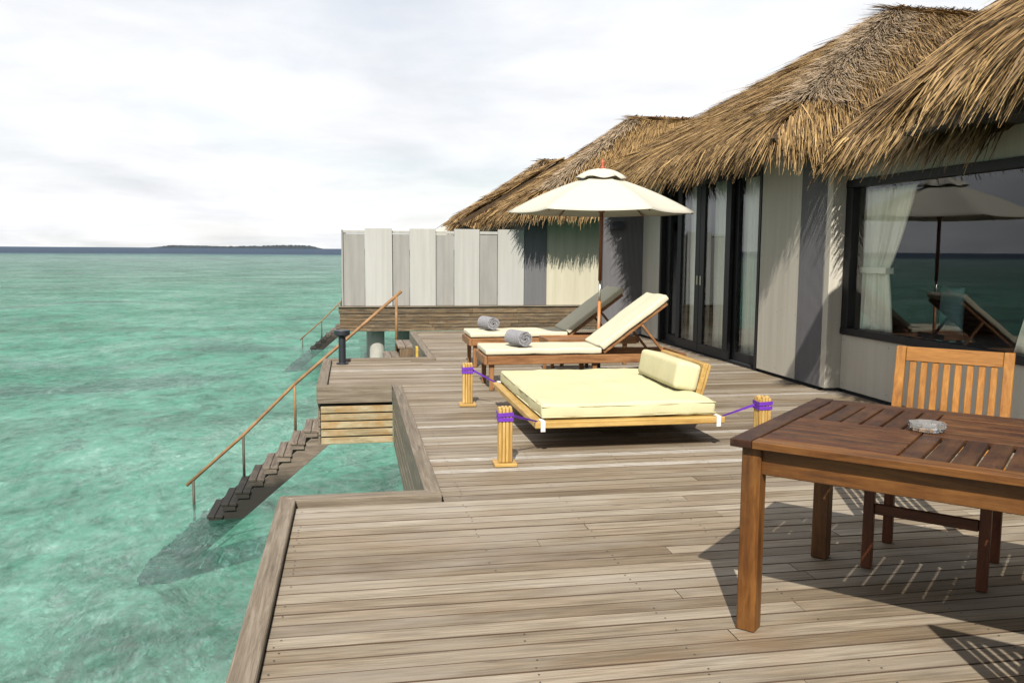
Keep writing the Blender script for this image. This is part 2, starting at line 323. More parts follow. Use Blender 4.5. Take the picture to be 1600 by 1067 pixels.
# ------------------------------------------------------------------ mesh helpers
class MB:
    def __init__(s): s.v = []; s.f = []
    def quadbox(s, c):            # 8 corners, bottom 4 then top 4, counter-clockwise
        b = len(s.v); s.v += [tuple(p) for p in c]
        s.f += [tuple(b + i for i in q) for q in ((3, 2, 1, 0), (4, 5, 6, 7), (0, 1, 5, 4), (1, 2, 6, 5), (2, 3, 7, 6), (3, 0, 4, 7))]
        return s
    def box(s, x0, y0, z0, x1, y1, z1):
        return s.quadbox([(x0, y0, z0), (x1, y0, z0), (x1, y1, z0), (x0, y1, z0), (x0, y0, z1), (x1, y0, z1), (x1, y1, z1), (x0, y1, z1)])
    def beam(s, p, q, w, h, upv=(0, 0, 1)):   # bar from p to q, w across, h along upv
        p, q = Vector(p), Vector(q); d = (q - p).normalized(); sd = d.cross(Vector(upv)).normalized(); u = sd.cross(d)
        c = []
        for o in (-u * h / 2, u * h / 2):
            c += [p - sd * w / 2 + o, p + sd * w / 2 + o, q + sd * w / 2 + o, q - sd * w / 2 + o]
        return s.quadbox(c)
    def tube(s, pts, r, n=10, caps=True):
        pts = [Vector(p) for p in pts]; rs = r if isinstance(r, (list, tuple)) else [r] * len(pts); b = len(s.v)
        for i, p in enumerate(pts):
            d = (pts[min(i + 1, len(pts) - 1)] - pts[max(i - 1, 0)]).normalized()
            a = d.cross(Vector((0, 0, 1)) if abs(d.z) < 0.9 else Vector((1, 0, 0))).normalized(); e = d.cross(a)
            for k in range(n):
                th = 2 * math.pi * k / n; s.v.append(tuple(p + (a * math.cos(th) + e * math.sin(th)) * rs[i]))
        for i in range(len(pts) - 1):
            for k in range(n):
                s.f.append((b + i * n + k, b + i * n + (k + 1) % n, b + (i + 1) * n + (k + 1) % n, b + (i + 1) * n + k))
        if caps:
            s.f.append(tuple(b + k for k in reversed(range(n)))); s.f.append(tuple(b + (len(pts) - 1) * n + k for k in range(n)))
        return s
    def lathe(s, c, prof, n=20):
        c = Vector(c); b = len(s.v)
        for r, z in prof:
            for k in range(n):
                th = 2 * math.pi * k / n; s.v.append((c.x + r * math.cos(th), c.y + r * math.sin(th), c.z + z))
        for i in range(len(prof) - 1):
            for k in range(n):
                s.f.append((b + i * n + k, b + i * n + (k + 1) % n, b + (i + 1) * n + (k + 1) % n, b + (i + 1) * n + k))
        s.f.append(tuple(b + k for k in reversed(range(n)))); s.f.append(tuple(b + (len(prof) - 1) * n + k for k in range(n)))
        return s
    def poly(s, pts): b = len(s.v); s.v += [tuple(p) for p in pts]; s.f.append(tuple(range(b, b + len(pts)))); return s
    def build(s, name, mat, parent=None, bevel=0, seg=1, smooth=False, mesh_only=False):
        me = bpy.data.meshes.new(name); me.from_pydata(s.v, [], s.f)
        bm = bmesh.new(); bm.from_mesh(me); bmesh.ops.recalc_face_normals(bm, faces=bm.faces)
        if bevel: bmesh.ops.bevel(bm, geom=list(bm.edges), offset=bevel, segments=seg, profile=0.6, affect='EDGES', clamp_overlap=True)
        bm.to_mesh(me); bm.free()
        if smooth: me.shade_smooth()
        if mat is not None: me.materials.append(mat)
        return me if mesh_only else link(name, me, parent)
def link(name, me, parent=None):
    o = bpy.data.objects.new(name, me); col.objects.link(o)
    if parent is not None: o.parent = parent
    return o
def tag(o, label=None, cat=None, group=None, kind=None):
    if label: o['label'] = label
    if cat: o['category'] = cat
    if group: o['group'] = group
    if kind: o['kind'] = kind
    return o
def thing(name, label, cat, loc=(0, 0, 0), rz=0.0, group=None):
    o = bpy.data.objects.new(name, None); col.objects.link(o); o.location = loc; o.rotation_euler = (0, 0, rz); o.empty_display_size = 0.1
    return tag(o, label, cat, group)
def copy_tree(o, parent=None):
    c = o.copy(); col.objects.link(c); c.parent = parent
    for ch in list(o.children): copy_tree(ch, c)
    return c
def B(*a): return MB().box(*a)
def wb(name, a, mat, parent, bevel=0.004): return B(*a).build(name, mat, parent, bevel)

# ------------------------------------------------------------------ water, seabed, island
WZ = -2.12
def big_grid(name, xs, ys, zf, mat):
    v = [(x, y, zf(x, y)) for y in ys for x in xs]; nx = len(xs)
    f = [(j * nx + i, j * nx + i + 1, (j + 1) * nx + i + 1, (j + 1) * nx + i) for j in range(len(ys) - 1) for i in range(nx - 1)]
    me = bpy.data.meshes.new(name); me.from_pydata(v, [], f); me.shade_smooth(); me.materials.append(mat); return link(name, me)
water = MB().box(-9000, -400, -60, 9000, 15000, WZ).build('water', M['water']); tag(water, 'turquoise lagoon water round the villas', kind='structure')
def bed_z(x, y):
    return -3.0 + 0.22 * math.sin(x * 0.31 + 1.3) * math.sin(y * 0.23) - (0 if y < 430 else min((y - 430) * 0.12, 45))
xs = [-9000, -3000, -1000, -400, -150, -60] + list(np.linspace(-30, 30, 41)) + [60, 150, 400, 1000, 3000, 9000]
ys = [-390, -150, -50] + list(np.linspace(-15, 60, 51)) + [90, 150, 250, 350, 430, 480, 600, 900, 2000, 6000, 14500]
tag(big_grid('seabed', xs, ys, bed_z, M['seabed']), 'pale sandy seabed under the lagoon', kind='structure')
def island():
    mb = MB(); n = 160; x0, x1, y0 = -1650.0, -245.0, 7600.0; prof = []
    for i in range(n + 1):
        s = i / n; h = 15 + 4 * math.sin(s * 9) + random.uniform(-2.5, 2.5)
        if s > 0.45: h += 7 * math.sin((s - 0.45) / 0.55 * math.pi) + random.uniform(0, 4)
        h *= min(1, s * 9) * min(1, (1 - s) * 14); prof.append((x0 + (x1 - x0) * s, max(h, 0.5)))
    for (xa, ha), (xb, hb) in zip(prof, prof[1:]):
        mb.quadbox([(xa, y0, -6), (xb, y0, -6), (xb, y0 + 260, -6), (xa, y0 + 260, -6), (xa, y0 + 50, ha), (xb, y0 + 50, hb), (xb, y0 + 200, hb), (xa, y0 + 200, ha)])
    tag(mb.build('island', M['island']), 'low wooded island on the horizon', kind='structure')
island()

# ------------------------------------------------------------------ deck
PITCHW = 0.1035
def plank_mesh():
    c = 0.0022; w = PITCHW / 2 - 0.0026; h = 0.028
    prof = [(-w, -h), (w, -h), (w, -c), (w - c, 0), (-w + c, 0), (-w, -c)]
    v = [(x, y, z) for x in (0, 1) for y, z in prof]; n = 6
    f = [tuple(reversed(range(n))), tuple(range(n, 2 * n))] + [(i, (i + 1) % n, n + (i + 1) % n, n + i) for i in range(n)]
    me = bpy.data.meshes.new('plank'); me.from_pydata(v, [], f)
    bm = bmesh.new(); bm.from_mesh(me); bmesh.ops.recalc_face_normals(bm, faces=bm.faces); bm.to_mesh(me); bm.free()
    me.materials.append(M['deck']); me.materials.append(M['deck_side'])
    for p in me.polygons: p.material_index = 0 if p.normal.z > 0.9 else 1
    return me, v, f
dk = MB()
for x in (-0.30, 0.62, 1.20, 1.80, 2.40, 3.0, 3.6, 4.2, 4.75):
    a, b_ = (-1.5, 4.85) if x < 0.5 else (-1.5, 11.25) if x < 1.1 else (-1.5, 14.8)
    dk.box(x - 0.03, a, -0.20, x + 0.03, b_, -0.0285)
dk.box(-0.27, 9.2, -0.2, -0.21, 11.2, -0.0285); dk.box(0.15, 9.2, -0.2, 0.21, 11.2, -0.0285)
deck = tag(dk.build('deck', M['joist']), 'weathered grey timber deck beside the villa', kind='structure')
PM, pv, pf = plank_mesh()
def row_span(y):
    if y < 4.86: x0 = -0.322
    elif y < 9.14: x0 = 0.512
    elif y < 11.26: x0 = -0.262
    else: x0 = 1.082
    x1 = 5.02 if y < 8.3 else 4.845
    if y > 14.03: x1 = 4.85
    return x0, x1
rows = []
y = -1.4
while y < 14.92: rows.append(y); y += PITCHW
far = MB(); count = 0; screws = MB()
for y in rows:
    x0, x1 = row_span(y); cuts = [x0]; x = x0 + random.uniform(1.0, 4.4)
    while x < x1 - 0.9: cuts.append(x); x += random.uniform(2.2, 3.9)
    cuts.append(x1)
    for a, b_ in zip(cuts, cuts[1:]):
        z = random.uniform(-0.0015, 0.0015); L = b_ - a - 0.003
        if 2.55 < y and count < 300:
            o = link('plank', PM, deck); o.location = (a, y, z); o.scale = (L, 1, 1); o.rotation_euler = (random.uniform(-0.006, 0.006), 0, random.uniform(-0.0006, 0.0006)); count += 1
        else:
            k = len(far.v); far.v += [(a + vx * L, y + vy, z + vz) for vx, vy, vz in pv]; far.f += [tuple(k + i for i in q) for q in pf]
    if 2.5 < y < 9.5:
        for jx in (-0.285, 0.62, 1.20, 1.80, 2.40, 3.0, 3.6, 4.2, 4.75):
            if x0 + 0.02 < jx < x1 - 0.02 and random.random() < 0.8:
                for dy in (-0.028, 0.028):
                    if random.random() < 0.75:
                        cx, cyy = jx + random.uniform(-0.012, 0.012), y + dy + random.uniform(-0.006, 0.006)
                        screws.poly([(cx + 0.0042 * math.cos(q * math.pi / 3), cyy + 0.0042 * math.sin(q * math.pi / 3), 0.0030) for q in range(6)])
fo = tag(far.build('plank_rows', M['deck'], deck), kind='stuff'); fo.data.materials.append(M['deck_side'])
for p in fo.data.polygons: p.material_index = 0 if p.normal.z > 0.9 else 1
tag(screws.build('screw_heads', M['screw'], deck), kind='stuff')

bx_, by_ = wood('border', axis='x', **BORDER), wood('border', axis='y', **BORDER)
def border_y(xa, xb, ya, yb, ma=0.0, mb_=0.0, z0=-0.14, z1=0.034):    # mitred ends: ma, mb_ shift the inner side
    c = [(xa, ya, z0), (xb, ya + ma, z0), (xb, yb + mb_, z0), (xa, yb, z0)]
    MB().quadbox(c + [(x, y, z1) for x, y, _ in c]).build('border_board', by_, deck, 0.005)
def border_x(xa, xb, ya, yb, ma=0.0, mb_=0.0, z0=-0.14, z1=0.034):
    c = [(xa, ya, z0), (xb, ya, z0), (xb + mb_, yb, z0), (xa + ma, yb, z0)]
    MB().quadbox(c + [(x, y, z1) for x, y, _ in c]).build('border_board', bx_, deck, 0.005)
border_y(-0.425, -0.328, -1.5, 5.012, 0, -0.103)
border_x(-0.322, 0.505, 4.912, 5.012, -0.10, -0.098)
border_y(0.408, 0.504, 5.016, 9.085, -0.10, 0.09)
border_x(-0.375, 0.405, 9.075, 9.13, 0, 0, -0.155, 0.036)
border_y(-0.375, -0.268, 9.135, 11.37, 0, -0.10)
border_x(-0.268, 1.075, 11.272, 11.375, -0.1, -0.10)
border_y(0.972, 1.074, 11.38, 14.98, -0.09, -0.09)
border_x(0.98, 4.86, 14.90, 14.99, 0, 0)
fx, fy = wood('fascia', axis='x', **FASCIA), wood('fascia', axis='y', **FASCIA)
ysx = wood('yellow_slat', axis='x', **YSLAT)
for k in range(5):
    z1 = -0.19 - k * 0.083
    wb('fascia_slat', (-0.335, 9.10, z1 - 0.069, 0.410, 9.128, z1), ysx, deck, 0.004)
B(-0.335, 9.16, -0.60, 0.41, 9.19, -0.03).build('backing_board', M['joist'], deck)
for k in range(5):
    z1 = -0.145 - k * 0.092
    wb('fascia_slat', (0.414, 5.02, z1 - 0.085, 0.438, 9.09, z1), by_, deck, 0.004)
    wb('fascia_slat', (-0.415, -1.5, z1 - 0.085, -0.391, 4.99, z1), by_, deck, 0.004)
    wb('fascia_slat', (0.978, 11.40, z1 - 0.085, 1.002, 14.95, z1), by_, deck, 0.004)
    wb('fascia_slat', (-0.365, 9.15, z1 - 0.085, -0.341, 11.3, z1), by_, deck, 0.004)
def pillar(x, y, parent, r=0.14, top=-0.2):
    MB().lathe((x, y, -4.4), [(r, 0), (r, 4.4 + top - 0.02), (r * 1.0, 4.4 + top)], 24).build('support_pillar', M['concrete'], parent, smooth=False)
for p in ((0.64, 8.3), (0.64, 5.6), (-0.1, 3.8), (-0.1, 0.8), (0.9, 10.4), (1.3, 11.6), (1.3, 14.4), (3.4, 14.2), (3.4, 11), (3.4, 6), (3.4, 2), (2.0, 8)):
    pillar(p[0], p[1], deck)

# ------------------------------------------------------------------ stairs into the water
RISE, RUN = 0.1585, 0.1795
def build_stairs(label, n=19, full=True):
    st = thing('water_stairs', label, 'stairs', (0.52, 12.0, 0.0), group='stairs from the villas into the lagoon')
    tm, sm = wood('tread', axis='y', **TREAD), wood('stringer', axis='x', **TREAD)
    for k in range(-1, n):
        x, z = -k * RUN, -k * RISE
        for j in (0, 1):
            w = 0.098
            wb('tread_board', (x - 0.10 + j * (w + 0.006), -0.4, z - 0.038, x - 0.10 + j * (w + 0.006) + w, 0.4, z), tm, st, 0.006)
    for yy in (-0.36, 0.402):
        a, b_ = Vector((0.16, yy, 0.02)), Vector((-RUN * n, yy, -RISE * n)); lo = 0.23; up_ = 0.10 if yy > 0 else 0.0
        c = [(a.x, yy, a.z - lo - 0.10), (b_.x, yy, b_.z - lo - 0.10), (b_.x, yy + 0.035, b_.z - lo - 0.10), (a.x, yy + 0.035, a.z - lo - 0.10)]
        d = [(a.x, yy, a.z - 0.045 + up_), (b_.x, yy, b_.z - 0.045 + up_), (b_.x, yy + 0.035, b_.z - 0.045 + up_), (a.x, yy + 0.035, a.z - 0.045 + up_)]
        MB().quadbox(c + d).build('stringer', sm, st, 0.004)
        # cleats under the treads
    for k in range(0, n):
        x, z = -k * RUN, -k * RISE
        wb('tread_cleat', (x - 0.08, -0.39, z - 0.10, x + 0.085, -0.365, z - 0.04), sm, st, 0.003)
    wb('top_riser', (0.10, -0.395, -0.16, 0.30, -0.365, 0.118), wood('fascia', axis='z', **FASCIA), st)
    wb('yellow_end_board', (0.315, -0.42, -0.22, 0.35, -0.30, 0.145), M['yellow'], st)
    for x, zb, zt in ((0.10, 0.0, 0.785), (-1.33, -1.12, -0.455), (-2.045, -1.82, -1.165), (-2.73, -2.36, -1.78)):
        MB().tube([(x, 0.40, zb), (x, 0.40, zt)], 0.019, 10).build('rail_post', M['rail'] if x > -2 else M['rail_low'], st, smooth=True)
    MB().tube([(0.175, 0.40, 0.855), (-0.6, 0.40, 0.18), (-1.33, 0.40, -0.45), (-2.045, 0.40, -1.16), (-2.82, 0.40, -1.845)], 0.023, 10).build('handrail', M['rail'], st, smooth=True)
    return st
stairs = build_stairs('timber stairs with brown handrail descending from the deck into the water')
st2 = copy_tree(stairs); st2.location = (0.95, 31.6, 0.0)
st2['label'] = 'small distant stairs with thin handrail beyond the neighbouring privacy screen'

bl = thing('bollard_light', 'black bollard light at the corner of the stair platform', 'lamp', (-0.13, 11.06, 0.002))
MB().lathe((0, 0, 0), [(0.075, 0), (0.075, 0.012), (0.072, 0.016)], 24).build('base_plate', M['bollard'], bl)
MB().lathe((0, 0, 0.016), [(0.045, 0), (0.045, 0.32)], 20).build('post', M['bollard'], bl, smooth=False)
MB().lathe((0, 0, 0.34), [(0.05, 0), (0.098, 0.03), (0.10, 0.034), (0.10, 0.082), (0.096, 0.088)], 28).build('cap', M['bollard'], bl)

# ------------------------------------------------------------------ thatch
class Thatch:
    def __init__(s): s.P = []; s.T = []
    def add(s, base, dirn, nrm, L, w, lift, droop, tint, rows=4):
        n = len(base); d = dirn / np.linalg.norm(dirn, axis=1, keepdims=True)
        roll = nrm + rng.normal(0, 0.45, (n, 3)); sd = np.cross(d, roll); sd /= np.linalg.norm(sd, axis=1, keepdims=True) + 1e-9
        out = np.zeros((n, rows * 2, 3)); kink = rng.normal(0, 0.035, (n, 1)) * L[:, None]
        for k in range(rows):
            q = k / (rows - 1); wk = w * (1 - 0.72 * q * q)
            p = base + d * (L * q)[:, None] + nrm * (lift * q)[:, None] + sd * kink * (q * q); p[:, 2] -= droop * q * q
            out[:, 2 * k] = p - sd * (wk / 2)[:, None]; out[:, 2 * k + 1] = p + sd * (wk / 2)[:, None]
        s.P.append(out); s.T.append(np.clip(tint, 0, 1))
    def face(s, e0, e1, t0, t1, dens, L=(0.45, 0.85), w=0.014, straight=0.45, fringe=60, dark=0.0, drop=0.16, hang=0.42):
        e0, e1, t0, t1 = (np.array(p, float) for p in (e0, e1, t0, t1))
        we, wt = np.linalg.norm(e1 - e0), np.linalg.norm(t1 - t0); hgt = np.linalg.norm((t0 + t1) / 2 - (e0 + e1) / 2)
        n = int(dens * hgt * (we + wt) / 2); nn = np.cross(e1 - e0, (t0 + t1) / 2 - e0); nn /= np.linalg.norm(nn)
        if nn[2] < 0: nn = -nn
        mid_dn = (e0 + e1) / 2 - (t0 + t1) / 2
        mid_dn = mid_dn - (e1 - e0) / we * np.dot(mid_dn, (e1 - e0) / we); mid_dn /= np.linalg.norm(mid_dn)
        tt = rng.random(n * 3); ok = rng.random(n * 3) * max(we, wt) < we + (wt - we) * tt; tt = tt[ok][:n]; n = len(tt)
        ss = rng.random(n)
        def at(ss, tt): 
            a = e0 + (e1 - e0) * ss[:, None]; b = t0 + (t1 - t0) * ss[:, None]; return a + (b - a) * tt[:, None], a - b
        p, dn = at(ss, tt); dn = dn / (np.linalg.norm(dn, axis=1, keepdims=True) + 1e-9)
        d = dn * (1 - straight) + mid_dn * straight + rng.normal(0, 0.06, (n, 3))
        off = rng.uniform(-0.02, 0.035, n); nb = np.tile(nn, (n, 1))
        LL = rng.uniform(L[0], L[1], n); eav = np.clip(1 - tt * hgt / 0.55, 0, 1)
        tint = rng.beta(2.3, 2.1, n) * 0.86 - dark - (off < -0.005) * 0.18  # sunken straws tinted darker, painting the shadow between straws
        LL = np.minimum(LL, (1 - tt) * hgt + 0.2); p = p - dn * (LL * 0.85)[:, None]
        s.add(p + nb * off[:, None], d, nb, LL, w * rng.uniform(0.7, 1.4, n), rng.uniform(0.0, 0.075, n), drop * eav * rng.uniform(0.4, 1.5, n) + 0.02, tint)
        m_ = int(fringe * we)                                   # thick hanging eave edge
        ss = rng.random(m_); tt = rng.uniform(0.0, 0.07, m_); p, dn = at(ss, tt); dn = dn / np.linalg.norm(dn, axis=1, keepdims=True)
        d = dn * (1 - straight) + mid_dn * straight + rng.normal(0, 0.10, (m_, 3)); d[:, 2] -= rng.uniform(0.1, 0.9, m_)
        nb = np.tile(nn, (m_, 1)); off = rng.uniform(-0.15, 0.03, m_)
        s.add(p + nb * off[:, None], d, nb, hang * rng.uniform(0.45, 1.15, m_), w * rng.uniform(0.8, 1.3, m_), rng.uniform(-0.01, 0.05, m_), rng.uniform(0.02, 0.12, m_), rng.beta(2.4, 2.0, m_) * 0.88 - dark * 0.5 + (off + 0.06) * 1.4)
    def hip(s, a, b, n, half=0.28, w=0.012, grey=True, L=(0.2, 0.42), q0=0.0, noise=0.22, lift=0.05):
        a, b = np.array(a, float), np.array(b, float); q = q0 + (1 - q0) * rng.random(n); ax = (a - b) / np.linalg.norm(a - b)
        sd = np.cross(ax, (0, 0, 1.0)); sd /= np.linalg.norm(sd); u = rng.normal(0, 0.5, n)
        p = a + (b - a) * q[:, None] + sd * (u * half)[:, None]; p[:, 2] += lift - np.abs(u) * half * 0.45
        d = ax + sd * (u * 0.7)[:, None] + rng.normal(0, noise, (n, 3)); nb = np.tile(np.cross(sd, ax), (n, 1)); nb *= np.sign(nb[:, 2:3])
        tint = rng.uniform(0.925, 1.0, n) if grey else rng.beta(2, 2, n) * 0.8
        s.add(p, d, nb, rng.uniform(L[0], L[1], n), w * rng.uniform(0.8, 1.3, n), rng.uniform(0.0, 0.06, n), np.full(n, 0.02), tint)
    def build(s, parent):
        P = np.concatenate(s.P); n, k, _ = P.shape; r = k // 2
        idx = np.arange(n)[:, None, None] * k
        q = np.array([[2 * i, 2 * i + 1, 2 * i + 3, 2 * i + 2] for i in range(r - 1)])[None] + idx
        me = bpy.data.meshes.new('thatch_straw'); nf = n * (r - 1)
        me.vertices.add(n * k); me.vertices.foreach_set('co', P.astype(np.float32).ravel())
        me.loops.add(nf * 4); me.loops.foreach_set('vertex_index', q.astype(np.int32).ravel())
        me.polygons.add(nf); me.polygons.foreach_set('loop_start', np.arange(0, nf * 4, 4, dtype=np.int32)); me.update(calc_edges=True)
        at = me.attributes.new('tint', 'FLOAT', 'POINT'); at.data.foreach_set('value', np.repeat(np.concatenate(s.T), k).astype(np.float32))
        me.materials.append(M['thatch']); return tag(link('thatch_straw', me, parent), kind='stuff')

def slab(mb, top, th=0.14, inset=0.05):
    top = [Vector(p) for p in top]; n = (top[1] - top[0]).cross(top[2] - top[0]).normalized()
    if n.z < 0: n = -n
    a = [p - n * inset for p in top]; b_ = [p - n * (inset + th) for p in top]; k = len(a); base = len(mb.v)
    mb.v += [tuple(p) for p in a + b_]; mb.f.append(tuple(base + i for i in range(k))); mb.f.append(tuple(base + k + i for i in reversed(range(k))))
    for i in range(k): mb.f.append((base + i, base + (i + 1) % k, base + k + (i + 1) % k, base + k + i))

def hip_roof(parent, X0, Y0, Y1, Z0, apex, XR, k=1.0, w=0.014, near=True):
    """hip roof with ridge along X; apex = ridge start"""
    N, Fr = (X0, Y0, Z0), (X0, Y1, Z0); A = apex; Rg = (XR, A[1], A[2]); NR, FR = (XR, Y0, Z0), (XR, Y1, Z0)
    mb = MB(); slab(mb, [N, Fr, A]); slab(mb, [N, A, Rg, NR]); slab(mb, [Fr, FR, Rg, A])
    base = mb.build('roof', M['thatch_base'], parent)
    th = Thatch()
    th.face(N, Fr, A, A, 1900 * k, w=w, fringe=300 * k, straight=0.25, hang=0.36)
    th.face(N, NR, A, Rg, 1500 * k, w=w, fringe=270 * k, straight=0.35, hang=0.36)
    th.face(Fr, FR, A, Rg, 300 * k, w=w, fringe=120 * k, straight=0.8)
    # corner fans
    th.hip(N, A, int(3600 * k), grey=True, w=w * 0.85, half=0.27, q0=0.22, noise=0.10, L=(0.20, 0.40), lift=0.075); th.hip(Fr, A, int(1500 * k), grey=False, w=w, half=0.2, L=(0.3, 0.6), noise=0.05, lift=-0.02)
    th.hip((A[0] - 0.1, A[1], A[2] + 0.05), (Rg[0], Rg[1], Rg[2] + 0.05), int(1300 * k), grey=False, half=0.3, w=w, L=(0.25, 0.45), noise=0.045, lift=0.0)
    th.build(base)
    return base

# ------------------------------------------------------------------ villa (this one)
villa = thing('water_villa', 'thatched water villa with glass doors and large window beside the deck', 'villa', (4.86, 8.2, 0), group='overwater villas in a row')
villa.location = (0, 0, 0)
WX = 4.86
def wall(a, mat, parent=villa, name='wall_panel'): return B(*a).build(name, mat, parent, 0.004)
wall((WX, 8.845, 0.03, WX + 0.10, 9.775, 2.75), M['wall_light'])
wall((WX - 0.004, 8.325, 0.03, WX + 0.10, 8.839, 2.52), M['wall_dark'])
wall((WX, 8.22, 0.03, 5.14, 8.322, 2.40), M['wall_light'])
wall((WX, 13.25, 0.03, WX + 0.10, 14.08, 2.75), M['wall_light'])
wall((4.17, 14.083, 0.03, 4.957, 14.18, 2.75), M['wall_dark'])
WW = 5.03
for a, b_ in ((5.2, 6.815), (6.822, 8.214)): wall((WW, a, 2.185, WW + 0.11, b_, 2.44), M['wall_light'])
for a, b_ in ((1.0, 3.39), (3.396, 5.19)): wall((WW, a, 0.03, WW + 0.11, b_, 2.44), M['wall_light'])
for a, b_ in ((5.197, 6.6), (6.606, 8.214)): wall((WW, a, 0.03, WW + 0.11, b_, 0.60), M['wall_light'])
B(WX + 0.03, 8.35, -0.05, WX + 0.07, 14.05, 0.028).build('plinth', M['interior_dark'], villa)
B(4.19, 14.10, -0.05, 4.95, 14.16, 0.028).build('plinth', M['interior_dark'], villa)
B(WX + 0.03, 13.9, -0.05, WX + 0.072, 14.098, 0.029).build('plinth', M['interior_dark'], villa)
B(WX + 0.03, 8.235, -0.05, 5.12, 8.31, 0.028).build('plinth', M['interior_dark'], villa)
B(WW + 0.03, 1.0, -0.05, WW + 0.07, 8.21, 0.028).build('plinth', M['interior_dark'], villa)
lm = thing('wall_lamp', 'small dark lamp box high on the grey end wall', 'lamp', (4.38, 14.0, 1.80)); B(-0.11, -0.02, 0, 0.11, 0.079, 0.13).build('lamp_body', M['lamp_body'], lm, 0.006)
sh = MB()
for x, ys_, zs_ in ((WX - 0.0015, (8.88, 9.31, 9.74, 13.3, 14.04), (0.10, 0.75, 1.4, 2.05)), (WW - 0.0015, (5.24, 5.9, 6.56, 6.65, 7.4, 8.17), (0.09, 0.54)), (WW - 0.0015, (6.78, 6.86, 7.5, 8.15), (2.24, 2.39))):
    for y in ys_:
        for z in zs_: sh.poly([(x, y + 0.006 * math.cos(q * math.pi / 3), z + 0.006 * math.sin(q * math.pi / 3)) for q in range(6)])
tag(sh.build('screw_heads', M['screw'], villa), kind='stuff')
# interior shell
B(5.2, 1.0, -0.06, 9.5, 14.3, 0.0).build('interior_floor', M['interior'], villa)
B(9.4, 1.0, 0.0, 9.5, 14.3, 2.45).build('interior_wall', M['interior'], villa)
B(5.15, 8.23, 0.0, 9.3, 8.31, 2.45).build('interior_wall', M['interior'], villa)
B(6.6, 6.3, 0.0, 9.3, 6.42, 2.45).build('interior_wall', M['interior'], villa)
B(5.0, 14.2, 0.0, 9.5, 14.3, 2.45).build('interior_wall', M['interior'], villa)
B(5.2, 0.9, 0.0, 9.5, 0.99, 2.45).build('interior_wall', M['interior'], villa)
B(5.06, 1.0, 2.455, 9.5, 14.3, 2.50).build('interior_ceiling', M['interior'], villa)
# window
win = MB().box(WW - 0.03, 5.20, 0.605, WW + 0.09, 8.21, 0.675).box(WW - 0.03, 5.20, 2.10, WW + 0.09, 8.21, 2.18).box(WW - 0.026, 8.09, 0.676, WW + 0.086, 8.206, 2.099).box(WW - 0.026, 5.204, 0.676, WW + 0.086, 5.30, 2.099).build('window', M['frame_dark'], villa, 0.004)
B(WW + 0.02, 5.302, 0.677, WW + 0.028, 8.088, 2.098).build('pane', M['glass_window'], win)
# sliding doors
DR = dict(y0=9.78, y1=13.245)
B(WX - 0.01, DR['y0'], 2.52, WX + 0.16, DR['y1'], 2.76).build('door_head', M['frame_dark'], villa, 0.004)
B(WX - 0.01, 13.17, 0.012, WX + 0.16, DR['y1'], 2.518).build('door_jamb', M['frame_dark'], villa, 0.004)
B(WX - 0.01, DR['y0'], 0.012, WX + 0.16, 9.84, 2.518).build('door_jamb', M['frame_dark'], villa, 0.004)
B(WX - 0.02, DR['y0'], -0.02, WX + 0.16, DR['y1'], 0.010).build('door_track', M['frame_dark'], villa)
for (a, b_, x) in ((12.45, 13.165, WX + 0.075), (11.665, 12.53, WX + 0.008), (10.66, 11.655, WX + 0.008), (9.845, 10.72, WX + 0.075)):
    s = 0.155; xx = x + 0.055; ga, gb = a + s, b_ - s
    d = MB().box(x, a, 0.014, xx, b_, 0.14).box(x, a, 2.38, xx, b_, 2.515).box(x, a, 0.141, xx, ga, 2.379).box(x, gb, 0.141, xx, b_, 2.379).build('sliding_door', M['frame_dark'], villa, 0.004)
    B(x + 0.02, ga + 0.001, 0.142, x + 0.03, gb - 0.001, 2.378).build('pane', M['glass_door'], d)
    if x < WX + 0.05:
        hy = (a + 0.055) if a > 11.6 else (b_ - 0.055)
        B(x - 0.006, hy - 0.022, 0.97, x - 0.001, hy + 0.022, 1.10).build('handle', M['handle'], d, 0.002)

def curtain(label, xc, fy0, fy1, z0, z1, amp, folds, name='curtain', grp=None, ny=90, nz=24):
    v = []; f = []
    for j in range(nz + 1):
        z = z0 + (z1 - z0) * j / nz; a, b_ = fy0(z), fy1(z)
        for i in range(ny + 1):
            s = i / ny; ph = s * folds * 2 * math.pi + 0.5 * math.sin(3 * z) + 0.8 * math.sin(s * 7)
            v.append((xc + amp * math.sin(ph) * (0.7 + 0.3 * math.sin(s * 11 + z)), a + (b_ - a) * s + 0.008 * math.sin(ph * 0.5 + z * 4), z))
    for j in range(nz):
        for i in range(ny): k = j * (ny + 1) + i; f.append((k, k + 1, k + ny + 2, k + ny + 1))
    me = bpy.data.meshes.new(name); me.from_pydata(v, [], f); me.shade_smooth(); me.materials.append(M['curtain'])
    o = link(name, me); sol = o.modifiers.new('thickness', 'SOLIDIFY'); sol.thickness = 0.003
    return tag(o, label, 'curtain', grp)
def tie(z, top, mid, bot, zt=1.28, z0=0.66, z1=2.08):
    if z > zt: q = (z - zt) / (z1 - zt); return mid + (top - mid) * q ** 0.7
    q = (zt - z) / (zt - z0); return mid + (bot - mid) * q ** 0.6
curtain('pale tied-back curtain at the far side of the large window', WW + 0.17, lambda z: tie(z, 8.16, 8.14, 8.16), lambda z: tie(z, 7.36, 7.72, 7.62), 0.665, 2.09, 0.03, 9)
B(WW + 0.128, 7.705, 1.24, WW + 0.215, 8.15, 1.30).build('curtain_tieback', M['curtain']); tag(bpy.data.objects['curtain_tieback'], 'pale fabric tieback round the curtain in the large window', 'tieback')
curtain('pale curtain at the near end of the large window, beside the chair back', WW + 0.17, lambda z: tie(z, 5.36, 5.36, 5.36), lambda z: tie(z, 5.95, 5.74, 6.02), 0.665, 2.09, 0.03, 8)
